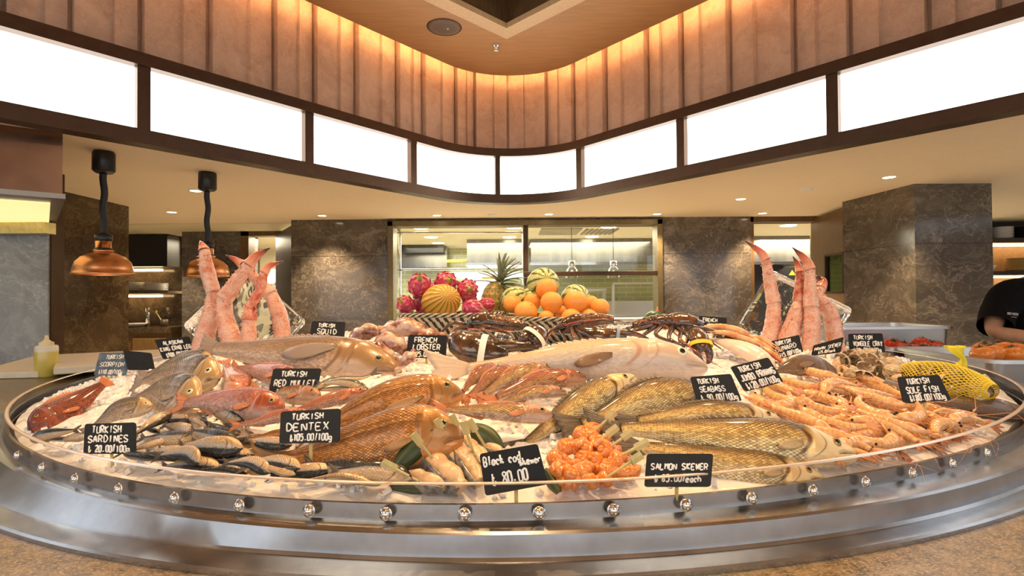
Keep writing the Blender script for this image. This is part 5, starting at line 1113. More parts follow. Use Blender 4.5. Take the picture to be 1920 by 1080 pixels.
lobster('lobster', 'lobster with a dark blue band on its long claw behind the jumbo prawn sign', [(1390, 632), (1372, 624), (1352, 620), (1330, 620)], YL_ + .14, 9,
        [([(1345, 628, .05), (1380, 644, .08), (1425, 662, .1), (1484, 694, .12)], 13, 'blue', M_LOBR, -1, .56)], [[(1350, 622, .02), (1372, 640, .06), (1390, 660, .1)], [(1345, 622, .02), (1335, 640, .07), (1352, 654, .1)]], [[(1332, 622, 0), (1310, 606, 0), (1290, 602, 0)]], fan=False)
lg = dict(mat=M_LANG, cat='langoustine', group='langoustines')
lobster('langoustine', 'orange langoustine on top, below the French langoustine sign', [(1316, 613), (1340, 613), (1370, 617), (1412, 634)], YL_ + .12, 8, [([(1410, 632, .03), (1428, 644, .05), (1446, 655, .06), (1462, 668, .07)], 4, None, None, 1, .5), ([(1405, 630, .03), (1430, 636, .04), (1450, 648, .05), (1470, 660, .06)], 4, None, None, -1, .5)], [[(1380, 624, .02), (1390, 636, .05), (1400, 648, .06)], [(1370, 622, .02), (1376, 636, .05), (1384, 646, .06)]], [[(1412, 632, 0), (1440, 640, .02), (1475, 668, .03)], [(1412, 632, 0), (1430, 650, .03), (1450, 672, .05)]], **lg)
lobster('langoustine', 'orange langoustine lying in the middle under the topmost one', [(1340, 622), (1368, 626), (1398, 638), (1432, 652)], YL_ + .06, 7, [([(1430, 650, .03), (1446, 660, .05), (1458, 668, .06), (1470, 680, .07)], 4, None, None, 1, .5)], [[(1400, 642, .02), (1408, 650, .05), (1420, 662, .06)]], [[(1432, 650, 0), (1450, 656, .02), (1478, 676, .03)]], **lg)
lobster('langoustine', 'orange langoustine at the right, its claws touching the gunard sign', [(1370, 628), (1400, 634), (1425, 642), (1448, 654)], YL_ + .16, 7, [([(1446, 652, .02), (1456, 660, .03), (1468, 664, .04), (1478, 674, .05)], 4, None, None, 1, .5)], [], [[(1448, 652, 0), (1462, 656, .02), (1480, 664, .03)]], **lg)
# jumbo prawns
n = NT('prawn shell'); u, v = n.uv(); c = n.coord(); f = n.noise(c, 60, 4)
seg = n.math('FRACT', n.math('MULTIPLY', u, 9)); st_ = n.step(seg, .62, .95)
n.set(base=n.mix(n.math('MULTIPLY', st_, .38), n.ramp(f, [(.3, (.66, .33, .11)), (.7, (.80, .50, .23))]), (.44, .18, .06)), rough=.2, coat=.5, sss=.2); n.b.inputs['Subsurface Radius'].default_value = (.008, .003, .0015); M_PRAWN = n.m
n = NT('prawn head'); c = n.coord(); f = n.noise(c, 70, 4); n.set(base=n.ramp(f, [(.35, (.50, .21, .07)), (.5, (.70, .35, .13)), (.68, (.80, .50, .25))]), rough=.22, coat=.5); M_PHEAD = n.m
M_PTAIL = finmat('prawn tail fan', (.50, .16, .06), (.72, .36, .16)); M_PLEG = plain('prawn legs', (.60, .26, .10), .35, var=.2)
def prawn_proto(bend, sd):
    t = thing('jumbo_prawn', 'x', 'prawn', (0, 0, 0), 'jumbo prawns on ice'); L = .135; rs = random.Random(sd)
    pts = []; a = 0; p = V((0, 0, 0)); N_ = 24
    for i in range(N_ + 1):
        pts.append(p.copy()); a = -bend * (.5 - i / N_) * 1.2; p = p + V((cos(a), sin(a), 0)) * L / N_
    c = sum(pts, V()) / len(pts); pts = [q - c for q in pts]
    r0 = .0125
    ab = crom(pts[:17], 56); m = MB(); m.tube(ab, [r0 * (.42 + .58 * min(1, i / 34)) * (1 + .10 * (1 - (i % 7) / 6)) for i in range(56)], 14, True, .9, V((0, 0, 1))); m.build('body', M_PRAWN, t)
    hd = crom(pts[15:], 20); m = MB(); m.tube(hd, [r0 * x for x in (1.0, 1.06, 1.1, 1.12, 1.12, 1.1, 1.06, 1.02, .98, .92, .86, .8, .72, .64, .54, .44, .34, .25, .16, .06)], 14, True, .95, V((0, 0, 1)))
    e = (pts[-1] - pts[-3]).normalized(); s = V((-e.y, e.x, 0))
    m.tube([pts[-4] + s * .006, pts[-1] + s * .007 + e * .006, pts[-1] + e * .024 + s * .010], [.003, .002, .0004], 6); m.build('head', M_PHEAD, t)
    e0 = (pts[0] - pts[2]).normalized(); m = MB()
    for an in (-.7, -.25, .25, .7):
        d = V((e0.x * cos(an) - e0.y * sin(an), e0.x * sin(an) + e0.y * cos(an), 0)); w = V((-d.y, d.x, 0))
        m.sheet([[pts[0] + d * .026 * q + w * b * .005 * sin(pi * (.15 + .75 * q)) + V((0, 0, .004 * sin(an * 3) * q)) for b in (-1, 0, 1)] for q in (0, .33, .66, 1)], .0008)
    m.build('tail_fan', M_PTAIL, t)
    m = MB()
    for k in range(5):
        i = 6 + 2 * k; d = (pts[i + 1] - pts[i]).normalized(); w = V((d.y, -d.x, 0)) if True else 0
        m.tube([pts[i] + w * .008, pts[i] + w * .016 + d * .004, pts[i] + w * .020 - d * .004], [.0022, .002, .0005], 6)
    for k in range(5):
        i = 15 + k; d = e; w = V((d.y, -d.x, 0)); m.tube([pts[i] + w * .009, pts[i] + w * .020 + d * .006 + V((0, 0, rs.uniform(-.004, .006))), pts[i] + w * .026 + d * rs.uniform(.012, .024)], [.0016, .0013, .0004], 5)
    m.build('leg_fringe', M_PLEG, t)
    m = MB()
    for g in (-1, 1):
        q = pts[-2] + s * .003 * g; m.tube(crom([q, q + e * .03 + s * .012 * g, q + e * .05 + s * g * .035 + V((0, 0, .01)), q + e * .03 + s * g * .075], 16), [.0008 * (1 - i / 18) for i in range(16)], 5)
    m.build('antennae', M_PLEG, t)
    m = MB(); m.ball(pts[-3] + s * .006 + V((0, 0, .006)), .0028, 10, 8); m.build('eye', M_PUPIL, t)
    return t
protos = [prawn_proto(1.2, 1), prawn_proto(1.9, 2), prawn_proto(.55, 3)]
PR = [(1578, 692, 1668, 722, 0), (1476, 735, 1556, 737, 1), (1500, 757, 1612, 772, 1), (1458, 765, 1566, 814, 2), (1466, 770, 1552, 796, 0), (1555, 792, 1632, 802, 1), (1624, 778, 1744, 816, 2), (1690, 748, 1854, 792, 1), (1540, 700, 1600, 716, 0), (1555, 728, 1640, 742, 2), (1470, 712, 1530, 728, 0), (1420, 748, 1470, 770, 0), (1600, 735, 1690, 760, 2), (1650, 812, 1740, 832, 0), (1570, 818, 1650, 846, 1), (1610, 790, 1690, 812, 0), (1740, 800, 1830, 806, 2), (1700, 770, 1780, 800, 0), (1640, 836, 1740, 850, 1), (1550, 834, 1620, 860, 0), (1720, 822, 1800, 838, 2), (1790, 790, 1870, 800, 0), (1520, 740, 1580, 760, 2), (1640, 755, 1700, 775, 0), (1500, 690, 1560, 706, 2), (1690, 845, 1770, 848, 0), (1430, 790, 1500, 820, 2), (1600, 850, 1680, 868, 0), (1440, 735, 1500, 752, 1), (1670, 725, 1730, 750, 0), (1520, 776, 1590, 800, 0), (1590, 700, 1640, 720, 1), (1580, 770, 1650, 790, 0), (1770, 815, 1850, 818, 0), (1436, 720, 1490, 738, 2), (1560, 745, 1600, 790, 0), (1610, 755, 1660, 780, 1), (1690, 800, 1760, 815, 0), (1660, 795, 1600, 830, 2), (1530, 815, 1590, 825, 0), (1700, 830, 1780, 850, 1), (1760, 775, 1840, 790, 2), (1580, 712, 1550, 740, 0), (1490, 745, 1450, 765, 0), (1650, 735, 1590, 752, 0), (1560, 860, 1640, 872, 2), (1500, 775, 1540, 812, 0), (1600, 808, 1560, 840, 1), (1730, 765, 1690, 790, 0), (1480, 800, 1550, 828, 2), (1620, 715, 1690, 740, 2)]
rs = random.Random(21); made = []
for i, (x0, y0, x1, y1, pk_) in enumerate(PR):
    dz = .014 + .016 * (i % 3 == 0) + .006 * rs.random(); a, b = inset(S(x0, y0, dz), .045), inset(S(x1, y1, dz), .045); pr = protos[pk_]
    if i > 7 and rs.random() < .35: a, b = b, a
    o = dup(pr) if any(q[3] is pr for q in made) else pr
    mid = (a + b) / 2; d = b - a; d.y = max(-.07, min(.07, d.y)); nn = (up_at(mid) + V((rs.uniform(-.3, .3), rs.uniform(-.6, -.1), 0))).normalized()
    place(o, mid, d, nn); k = max(.9, min(1.4, d.length / .125)); o.scale = (k, k * (-1 if rs.random() < .35 else 1), k)
    made.append(((x0 + x1) / 2, (y0 + y1) / 2, o, pr))
rowlabels([q[:3] for q in made], 5, 'raw jumbo prawn in the heap, {row}, {ord} from left', ['back row', 'second row', 'third row', 'fourth row', 'row nearest the guard'])
# clams
n = NT('clam shell'); u, v = n.uv(); c = n.coord('Object'); f = n.noise(c, 120, 4); rg = n.math('SINE', n.math('MULTIPLY', v, 70))
oi = n.add('ShaderNodeObjectInfo')
n.set(base=n.mix(n.math('MULTIPLY', n.step(rg, 0, 1), .4), n.mix(n.step(oi.outputs['Random'], .3, .7), n.ramp(f, [(.35, (.20, .13, .06)), (.6, (.48, .34, .18))]), n.ramp(f, [(.35, (.50, .34, .17)), (.6, (.78, .60, .38))])), (.13, .085, .045)), rough=.2, coat=.5); n.bump(rg, .4, .002); M_CLAM = n.m
def clam_proto():
    m = MB()
    for g in (1, -1):
        rows = []
        for i in range(17):
            a = -1.75 + 3.5 * i / 16; row = []
            for j in range(8):
                q = j / 7; r = .021 * (1 - .22 * abs(a) / 1.75); row.append(V((-.012 + cos(a) * r * q * 1.05, sin(a) * r * q * 1.25, g * (.0125 * (1 - q * q) ** .6 * min(1, q * 5 + .25) + .0002))))
            rows.append(row)
        m.grid(rows)
    return m
cp = clam_proto().build('clam', M_CLAM, None, merge=False)
rs = random.Random(9); items = []
CL = [(1568, 682), (1584, 674), (1600, 668), (1618, 664), (1578, 692), (1596, 684), (1612, 678), (1630, 672), (1648, 668), (1604, 696), (1622, 690), (1640, 684), (1656, 678), (1672, 680), (1588, 702), (1634, 698), (1652, 694), (1668, 692), (1682, 698), (1616, 704), (1660, 706), (1678, 710), (1644, 710), (1606, 662), (1636, 660), (1590, 664), (1664, 670)]
for i, (x, y) in enumerate(CL):
    o = cp if i == 0 else dup(cp); p = S(x, y, .018 + .022 * rs.random()); an = rs.uniform(0, 6.28)
    place(o, p, (cos(an), sin(an), rs.uniform(-.4, .4)), (rs.uniform(-.7, .7), rs.uniform(-1.0, .2), 1)); k = rs.uniform(.95, 1.3); o.scale = (k, k, k * 1.15)
    tag(o, 'clam', 'clam', 'loose clams'); items.append((x, y, o))
rowlabels(items, 3, 'loose brown clam in the {row} of the clam heap, {ord} from left', ['back row', 'middle row', 'front row'])
# net bag of clams
a, b = S(1690, 694, .035), S(1862, 738, .035); b.y = a.y - .20; b = atY(1862, 734, b.y); a = atY(1690, 696, a.y)
ax = (b - a); Lb = ax.length; T = ax.normalized(); Np = (UP - T * UP.dot(T)).normalized(); Bp = T.cross(Np)
def bagpt(s, an, k=1.0):
    r = .056 * (sin(pi * (.06 + .88 * s)) ** .6) * k; return a + ax * s + (Np * sin(an) * .78 + Bp * cos(an)) * r
t = thing('net_bag', 'yellow net bag of clams lying behind the sole fish sign', 'net bag', (a + b) / 2)
m = MB()
for g in (1, -1):
    for k in range(30):
        m.tube([bagpt(i / 30, 2 * pi * k / 30 + g * i * .11) for i in range(31)], .0011, 5, False)
m.build('net', plain('yellow net', (.82, .62, .03), .45, var=.1), t)
q = atY(1798, 690, a.y - .1); rows = []
for i in range(9):
    z = i / 8; w = .008 + .012 * abs(z - .35) * 2; rows.append([q + V((x * w + .010 * sin(z * 5), .006 * sin(x * 5 + z * 6), z * .055)) for x in (-1, -.6, -.2, .2, .6, 1)])
m = MB(); m.sheet(rows, .002); m.build('tie', plain('yellow plastic tie', (.88, .72, .03), .4), t)
rs = random.Random(14); items = []
for i in range(30):
    o = dup(cp); s = .06 + .88 * (i + .5) / 30; an = rs.uniform(-2.9, .9) if i % 2 else rs.uniform(2.6, 4.6); p = bagpt(s, an, .70)
    e = rs.uniform(0, 6.28); place(o, p, (cos(e), sin(e), rs.uniform(-.5, .5)), (rs.uniform(-.5, .5), -1.1, rs.uniform(.2, 1))); k = rs.uniform(.95, 1.25); o.scale = (k,) * 3
    tag(o, 'clam', 'clam', 'clams in the yellow net bag'); items.append((i, p.z * -100, o))
rowlabels(items, 3, 'clam inside the yellow net bag, {row}, {ord} from left', ['top layer', 'middle layer', 'bottom layer'])
# ---------------------------------------------------------------- skewers
M_COD = plain('white cod flesh', (.66, .44, .25), .3, var=.25, sc=45, sss=.1, bump=.6); n = NT('cod skin'); f = n.noise(n.coord(), 90, 4); n.set(base=n.ramp(f, [(.35, (.09, .09, .095)), (.65, (.34, .33, .32))]), rough=.2, metal=.3); M_CSK = n.m
def paddle(t, p0, p1):
    d = (p1 - p0).normalized(); w = d.cross(V((0, -1, .3))).normalized(); nn = w.cross(d).normalized(); L = (p1 - p0).length
    m = MB(); prof_ = [(0, .0058), (.02, .006), (.55 * L, .006), (.6 * L, .0022), (L + .05, .0016)]
    rows = [[p0 + d * x + w * y, p0 + d * x + nn * .0015, p0 + d * x - w * y, p0 + d * x - nn * .0015] for x, y in prof_]
    m.grid(rows, cv=True); m.cap(rows[0]); m.cap(rows[-1]); m.build('stick', M_BAMBOO, t, smooth=False)
def codskewer(label, stick, piece, w):
    Y0 = inset(S(piece[0][0], piece[0][1], .02), .03).y; p0, p1 = atY(*stick[0], Y0 - .05), atY(*stick[1], Y0 - .035)
    t = thing('cod_skewer', label, 'skewer', p0, 'black cod skewers'); paddle(t, p0, p1)
    P = [inset(S(x, y, .020), .028) for x, y in piece]; k = w * Y0 / 1000
    m = MB(); q = bumpy(m, P, [k * .5, k * .95, k, k * .95, k * .6], 18, 34, .34, 55, .7, V((0, -1, .5))); m.build('fish_piece', M_COD, t)
    e = (P[-1] - P[0]).normalized(); s = e.cross(V((0, -1, .4))).normalized(); s = s if s.x < 0 else -s; rows = []
    for i, c in enumerate(q):
        rr = k * (.55 + .5 * sin(pi * i / 33)) * 1.3; rows.append([c + (s * cos(an) + V((0, -.8, .6)) * sin(an)) * rr for an in (-.7, -.3, .1, .5, .9, 1.15)])
    m = MB(); m.sheet(rows, .003); m.build('skin', M_CSK, t)
codskewer('leftmost black cod skewer with its stick lying flat over the sardines', ((717, 866), (762, 890)), [(765, 888), (785, 895), (808, 905), (835, 912)], 15)
codskewer('second black cod skewer from left, thick with silvery skin edge', ((774, 813), (802, 848)), [(795, 852), (815, 868), (838, 888), (866, 915)], 21)
codskewer('third black cod skewer from left, behind the thick one', ((806, 790), (826, 822)), [(820, 822), (832, 835), (845, 850), (858, 868)], 13)
codskewer('fourth black cod skewer from left, longest with dark skin stripe', ((818, 786), (842, 824)), [(845, 828), (862, 848), (880, 872), (900, 905)], 17)
codskewer('fifth black cod skewer from left, with the tallest standing stick', ((846, 778), (864, 815)), [(868, 820), (882, 832), (893, 850), (905, 870)], 12)
codskewer('sixth black cod skewer from left, next to the rightmost', ((868, 790), (882, 832)), [(884, 836), (894, 842), (904, 850), (914, 862)], 11)
codskewer('rightmost black cod skewer, half behind its sign', ((879, 787), (902, 824)), [(902, 830), (914, 836), (926, 842), (938, 852)], 13)
n = NT('green leaf'); u, v = n.uv(); f = n.noise(n.coord(), 14, 3); n.set(base=n.mix(n.step(n.math('SINE', n.math('MULTIPLY', u, 160)), .75, 1), n.ramp(f, [(.3, (.02, .035, .008)), (.7, (.05, .075, .018))]), (.06, .085, .022)), rough=.4, coat=.1); M_LEAF = n.m
def leaf(label, a, b, w, Yo=0, grp='leaves under the skewers'):
    Y = inset(S((a[0] + b[0]) / 2, max(a[1], b[1]), .012), .03).y + Yo; A, B = atY(*a, Y + .02), atY(*b, Y - .01); d = B - A; s = d.cross(V((0, -1, .3))).normalized(); k = w * Y / 1000
    rows = [[A + d * q + s * x * k * sin(pi * (.08 + .84 * q)) ** .7 + V((0, -.005 * (1 - x * x), .003 * (1 - x * x))) for x in (-1, -.5, 0, .5, 1)] for q in [i / 14 for i in range(15)]]
    m = MB(); m.sheet(rows, .001); tag(m.build('leaf', M_LEAF), label, 'leaf', grp)
for q in (('dark green leaf at the left of the cod skewers', (812, 806), (740, 880), 20), ('dark green leaf standing between the cod sticks at the back', (838, 800), (868, 842), 14), ('dark green leaf at the right back of the cod skewers', (885, 800), (940, 846), 22), ('dark green leaf under the leftmost cod skewers along the guard', (730, 915), (830, 912), 12), ('green leaf at the right of the salmon skewers', (1212, 838), (1168, 868), 12), ('green leaf under the salmon skewers beside the cod sign', (1022, 880), (1048, 925), 12)): leaf(*q)
n = NT('salmon flesh'); c = n.coord(); f = n.noise(n.scale(c, (1, 1, 2)), 34, 3, .5, 1.5); w_ = n.math('SINE', n.math('MULTIPLY', f, 60)); n.set(base=n.mix(n.math('MULTIPLY', n.step(w_, .5, 1), .5), n.ramp(f, [(.3, (.62, .165, .018)), (.7, (.72, .25, .04))]), (.84, .46, .18)), rough=.2, coat=.5, sss=.15); n.b.inputs['Subsurface Radius'].default_value = (.01, .004, .002); M_SALM = n.m
rs = random.Random(4)
for lab, st_, A, B, np_ in (('backmost salmon skewer with the thin pointed stick', ((1154, 772), (1128, 796)), (1118, 804), (1062, 842), 5), ('second salmon skewer from the back', ((1158, 800), (1124, 826)), (1124, 826), (1052, 868), 6), ('third salmon skewer from the back, in the middle of the heap', ((1186, 808), (1152, 832)), (1150, 838), (1048, 892), 7), ('fourth salmon skewer from the back', ((1216, 827), (1172, 850)), (1172, 856), (1068, 908), 7), ('salmon skewer nearest the guard', ((1204, 852), (1170, 874)), (1186, 884), (1062, 932), 8)):
    Y0 = inset(S(A[0], A[1], .035), .03).y - .01; t = thing('salmon_skewer', lab, 'skewer', atY(*A, Y0), 'salmon skewers'); p0, p1 = atY(*st_[0], Y0 - .02), atY(*st_[1], Y0 - .015); paddle(t, p0, p1)
    a, b = inset(S(*A, .035), .03), inset(S(*B, .028), .03); k = 19 * Y0 / 1000
    for i in range(np_):
        c = a.lerp(b, i / (np_ - 1)) + V((rs.uniform(-.006, .006), rs.uniform(-.012, .012), rs.uniform(-.006, .008))); m = MB(); s0 = V((rs.random() * 9, rs.random() * 9, 0))
        ax_ = V((rs.uniform(-.5, .5), -.5, 1)).normalized(); pp = []; R_ = k * rs.uniform(.5, .7); ex = ax_.cross(V((1, .2, 0))).normalized(); ey = ax_.cross(ex)
        a0 = rs.uniform(0, 6.28)
        for q in range(9): an = a0 + q * .55; pp.append(c + (ex * cos(an) + ey * sin(an)) * R_ + ax_ * (q - 4) * k * .07)
        bumpy(m, pp, [k * .30, k * .42, k * .46, k * .42, k * .30], 14, 30, .35, 70, 1.5, ax_); m.ball(c, k * .5, 12, 8); m.build('salmon_piece', M_SALM, t)
# ---------------------------------------------------------------- fruit baskets at the crown of the ice
n = NT('black and straw weave'); u, v = n.uv()
row = n.math('FLOOR', n.math('MULTIPLY', v, 5)); ph = n.math('FRACT', n.math('ADD', n.math('MULTIPLY', u, 44), n.math('ADD', n.math('MULTIPLY', row, .62), n.math('MULTIPLY', n.math('FRACT', n.math('MULTIPLY', v, 5)), .45))))
n.set(base=n.mix(n.step(ph, .50, .56), (.46, .43, .33), (.012, .012, .014)), rough=.6); n.bump(n.math('SINE', n.math('MULTIPLY', ph, 6.283)), .5, .004); M_WEAVE = n.m
YF = 1.84
def basket(label, px, py, rpx):
    c = atY(px, py, YF); R = rpx * YF / 1000; zb = CZ + ice_z(c.x, c.y) - .006; Hh = c.z - zb; t = thing('woven_basket', label, 'basket', V((c.x, c.y, zb)), 'woven fruit baskets'); o = V((c.x, c.y, zb))
    rows = []
    for k in range(64):
        a = 2 * pi * k / 64; r_ = []
        for i in range(43):
            q = i / 42; r = R * (.70 + .30 * q ** .8) + .0035 * abs(sin(pi * q * 5)); r_.append(o + V((r * cos(a), r * sin(a), Hh * q)))
        rows.append(r_)
    m = MB(); m.grid(rows, cu=True); m.build('woven_wall', M_WEAVE, t)
    m = MB(); m.tube([o + V((R * cos(2 * pi * k / 64), R * sin(2 * pi * k / 64), Hh)) for k in range(65)], .007, 8, False); 
    for p_ in range(len(m.uv)): pass
    m.build('rim', M_WEAVE, t)
    m = MB(); m.lathe([(0, .004), (R * .70, .004), (R * .985, Hh * .93)], o, 48); m.build('lining', plain('straw lining', (.20, .18, .13), .7), t)
    return o, R, Hh
b1 = basket('left woven basket holding dragon fruits and a striped melon', 846, 588, 98)
b2 = basket('right woven basket heaped with oranges', 1044, 594, 101)
# oranges
n = NT('orange peel'); c = n.coord(); f = n.noise(c, 14, 3); g = n.noise(c, 260, 2); n.set(base=n.ramp(f, [(.3, (.86, .30, .035)), (.7, (.93, .40, .07))]), rough=.35, coat=.2); n.bump(g, .25, .002); M_ORANGE = n.m
m = MB(); m.ball((0, 0, 0), 1.0, 28, 18, None, lambda d: 1 - .04 * max(0, d.z) ** 8 - .02 * abs(d.z)); op = m.build('orange', M_ORANGE)
m = MB(); m.lathe([(.07, .955), (.05, .975), (0, .97)], (0, 0, 0), 8); sb = m.build('stem_scar', plain('stem scar', (.16, .12, .03), .7), op)
ORG = [(1025, 541, 20, 0, 'topmost orange of the heap'), (1034, 567, 21, -.06, 'large orange in the middle row left of centre'), (1079, 566, 22.5, -.06, 'largest orange in the middle row right of centre'), (961, 570, 17.5, -.02, 'leftmost orange beside the small watermelon'), (998, 566, 17, .02, 'reddish orange tucked between the left pair and the middle row'), (986, 586, 22, -.08, 'orange resting on the left front rim of the basket'), (1108, 570, 16, .05, 'orange half hidden behind the rightmost one'), (1125, 577, 18, -.03, 'rightmost orange of the heap'), (1024, 597, 15, -.10, 'orange low at the rim left of centre'), (1071, 597, 19, -.10, 'orange low at the rim right of centre'), (1105, 593, 14, -.09, 'small orange low at the right rim'), (1051, 585, 13, .02, 'small orange showing in the gap low in the centre'), (1097, 575, 13, .07, 'orange glimpsed between the largest and the rightmost one')]
for i, (x, y, r, dy, lab) in enumerate(ORG):
    o = op if i == 0 else dup(op); p = atY(x, y, YF + dy); k = r * (YF + dy) / 1000; o.location = p; o.scale = (k,) * 3; o.rotation_euler = (random.uniform(-.9, .3), random.uniform(-.5, .5), random.uniform(0, 6)) if i else (-.35, .1, 1)
    tag(o, 'ripe ' + lab, 'orange', 'oranges in the right basket')
# watermelons
n = NT('watermelon rind'); u, v = n.uv(); c = n.coord(); f = n.noise(c, 9, 4); s = n.math('SINE', n.math('ADD', n.math('MULTIPLY', u, 62.8), n.math('MULTIPLY', f, 5)))
n.set(base=n.mix(n.step(s, .35, .7), n.ramp(f, [(.3, (.46, .50, .14)), (.7, (.64, .64, .30))]), (.07, .13, .03)), rough=.3, coat=.2); M_WM = n.m
for x, y, r, dy, rot, lab in ((1018, 533, 31, .10, (1.2, .5, 0), 'largest striped watermelon behind the topmost orange'), (965, 562, 25, .07, (.4, 1.0, .3), 'pale striped watermelon at the left of the oranges'), (994, 560, 21, .10, (.8, 1.2, .6), 'striped watermelon glimpsed behind the left oranges'), (1079, 560, 27, .12, (.7, 1.3, -.3), 'striped watermelon low behind the right oranges')):
    m = MB(); m.ball((0, 0, 0), (1, 1, 1.06), 32, 20); o = m.build('watermelon', M_WM); Y = YF + dy; o.location = atY(x, y, Y); o.scale = (r * Y / 1000,) * 3; o.rotation_euler = rot; tag(o, lab, 'watermelon', 'watermelons behind the oranges')
# striped melon
n = NT('striped melon rind'); u, v = n.uv(); c = n.coord(); f = n.noise(c, 60, 4); s = n.math('SINE', n.math('MULTIPLY', u, 6.283 * 18)); f2 = n.noise(c, 10, 4)
n.set(base=n.mix(n.math('MULTIPLY', n.step(s, .2, .7), n.step(f, .38, .55)), n.ramp(f2, [(.35, (.72, .42, .05)), (.65, (.80, .38, .06))]), (.10, .085, .02)), rough=.35); n.bump(s, .3, .004); M_MEL = n.m
m = MB(); m.ball((0, 0, 0), (1, 1, 1.25), 36, 20); o = m.build('melon', M_MEL); o.location = atY(827, 565, YF - .03); o.scale = (31 * YF / 1000,) * 3; o.rotation_euler = (1.25, .0, .5); o.scale.x = 36 * YF / 1000
tag(o, 'orange melon with dark green stripes among the dragon fruits', 'melon')
# dragon fruits
n = NT('dragon fruit skin'); f = n.noise(n.coord(), 3, 4); n.set(base=n.ramp(f, [(.3, (.42, .03, .12)), (.7, (.62, .07, .18))]), rough=.3, coat=.2); M_DF = n.m
n = NT('dragon fruit scales'); u, v = n.uv(); n.set(base=n.ramp(u, [(0, (.60, .06, .16)), (.45, (.70, .20, .17)), (1, (.40, .42, .10))]), rough=.35); M_DFS = n.m
n = NT('dragon fruit tuft'); u, v = n.uv(); n.set(base=n.ramp(u, [(0, (.45, .30, .1)), (1, (.22, .36, .06))]), rough=.4); M_DFT = n.m
df = thing('dragon_fruit', 'x', 'dragon fruit', (0, 0, 0), 'dragon fruits in the left basket')
m = MB(); m.ball((0, 0, 0), (1, 1, 1.22), 24, 16); m.build('flesh_skin', M_DF, df)
def scale_leaf(m, lat, lon, ln, wd, out):
    n_ = V((cos(lat) * cos(lon), cos(lat) * sin(lon), sin(lat))); p = V((n_.x, n_.y, n_.z * 1.22)); e = V((-sin(lat) * cos(lon), -sin(lat) * sin(lon), cos(lat))); s = n_.cross(e)
    m.sheet([[p * .985 + e * ln * q + n_ * (out * q * q + .02) + s * x * wd * (1 - q) ** .8 - n_ * ln * ln * q * q * .35 * (1 if out < .3 else 0) for x in (-1, 0, 1)] for q in (0, .3, .6, .85, 1)], .02)
m = MB()
for r_, (lat, cnt) in enumerate(((-.8, 5), (-.35, 7), (.1, 7), (.5, 6), (.9, 5))):
    for k in range(cnt): scale_leaf(m, lat, 2 * pi * (k + .5 * (r_ % 2)) / cnt, .52, .28, .20)
m.build('scales', M_DFS, df)
m = MB()
for k in range(6): scale_leaf(m, 1.25, 2 * pi * k / 6, .62, .15, .55)
m.build('tuft', M_DFT, df)
for i, (x, y, r, dy, rot, lab) in enumerate(((787, 536, 21, .0, (.9, -.3, .4), 'upper left dragon fruit above the striped melon'), (836, 530, 20, .05, (1.3, .9, .2), 'topmost smooth dragon fruit of the left basket'), (876, 543, 19, .04, (1.3, 1.5, .0), 'dragon fruit at the upper right of the striped melon'), (761, 571, 16, -.02, (.9, -.9, .2), 'leftmost dragon fruit hanging over the basket rim'), (886, 578, 17, -.08, (.3, 1.75, 0), 'dragon fruit lying across the front right of the basket'), (880, 560, 14, .06, (.7, .3, 0), 'small dragon fruit between the two right ones'), (911, 572, 14, .06, (.6, 1.2, .6), 'rightmost dragon fruit nearest the pineapple'), (812, 548, 15, .11, (1.0, .2, .8), 'dragon fruit half hidden behind the melon'), (790, 570, 15, .05, (.8, -.2, .3), 'dark dragon fruit low between the melon and leftmost one'))):
    o = df if i == 0 else dup(df); Y = YF + dy; o.location = atY(x, y, Y); o.scale = (r * Y / 1000,) * 3; o.rotation_euler = rot; tag(o, lab, 'dragon fruit')
# pineapple
t = thing('pineapple', 'pineapple with spiky grey green crown between the two baskets', 'pineapple', atY(930, 565, YF + .16))
n = NT('pineapple skin'); u, v = n.uv(); g = n.voro(n.vec(n.math('MULTIPLY', u, 14), n.math('MULTIPLY', v, 9)), 1, .15, 'F1', 0, '2D'); n.set(base=n.ramp(g, [(0, (.14, .09, .03)), (.3, (.50, .36, .10)), (.6, (.22, .22, .06))]), rough=.5); n.bump(g, .8, .01)
c = atY(929, 569, YF + .16); m = MB(); m.ball(c, (.055, .055, .085), 28, 16); m.build('body', n.m, t)
n = NT('pineapple crown'); u, v = n.uv(); f = n.noise(n.coord(), 20, 3); n.set(base=n.ramp(f, [(.3, (.11, .15, .075)), (.7, (.30, .34, .20))]), rough=.45)
rs = random.Random(8)
cr_ = c + V((.02, 0, .06))
for k in range(34):
    lay = k / 34; an = k * 2.4; el = .12 + 1.25 * lay + rs.uniform(-.12, .12); L = .085 + .05 * (1 - lay) * rs.random(); d = V((cos(an) * cos(el), sin(an) * cos(el), sin(el))); d = (d + V((.42, 0, .0))).normalized(); s = d.cross(V((0, 0, 1))).normalized(); nn = s.cross(d)
    m = MB(); m.sheet([[cr_ + V((0, 0, .05 * lay)) + d * L * q + nn * (-.03 * q * q) * (1.4 - lay) + s * x * .011 * (1 - q) ** .7 + nn * abs(x) * .003 for x in (-1, 0, 1)] for q in (0, .25, .5, .75, .92, 1)], .0015); m.build('crown_leaf', n.m, t)
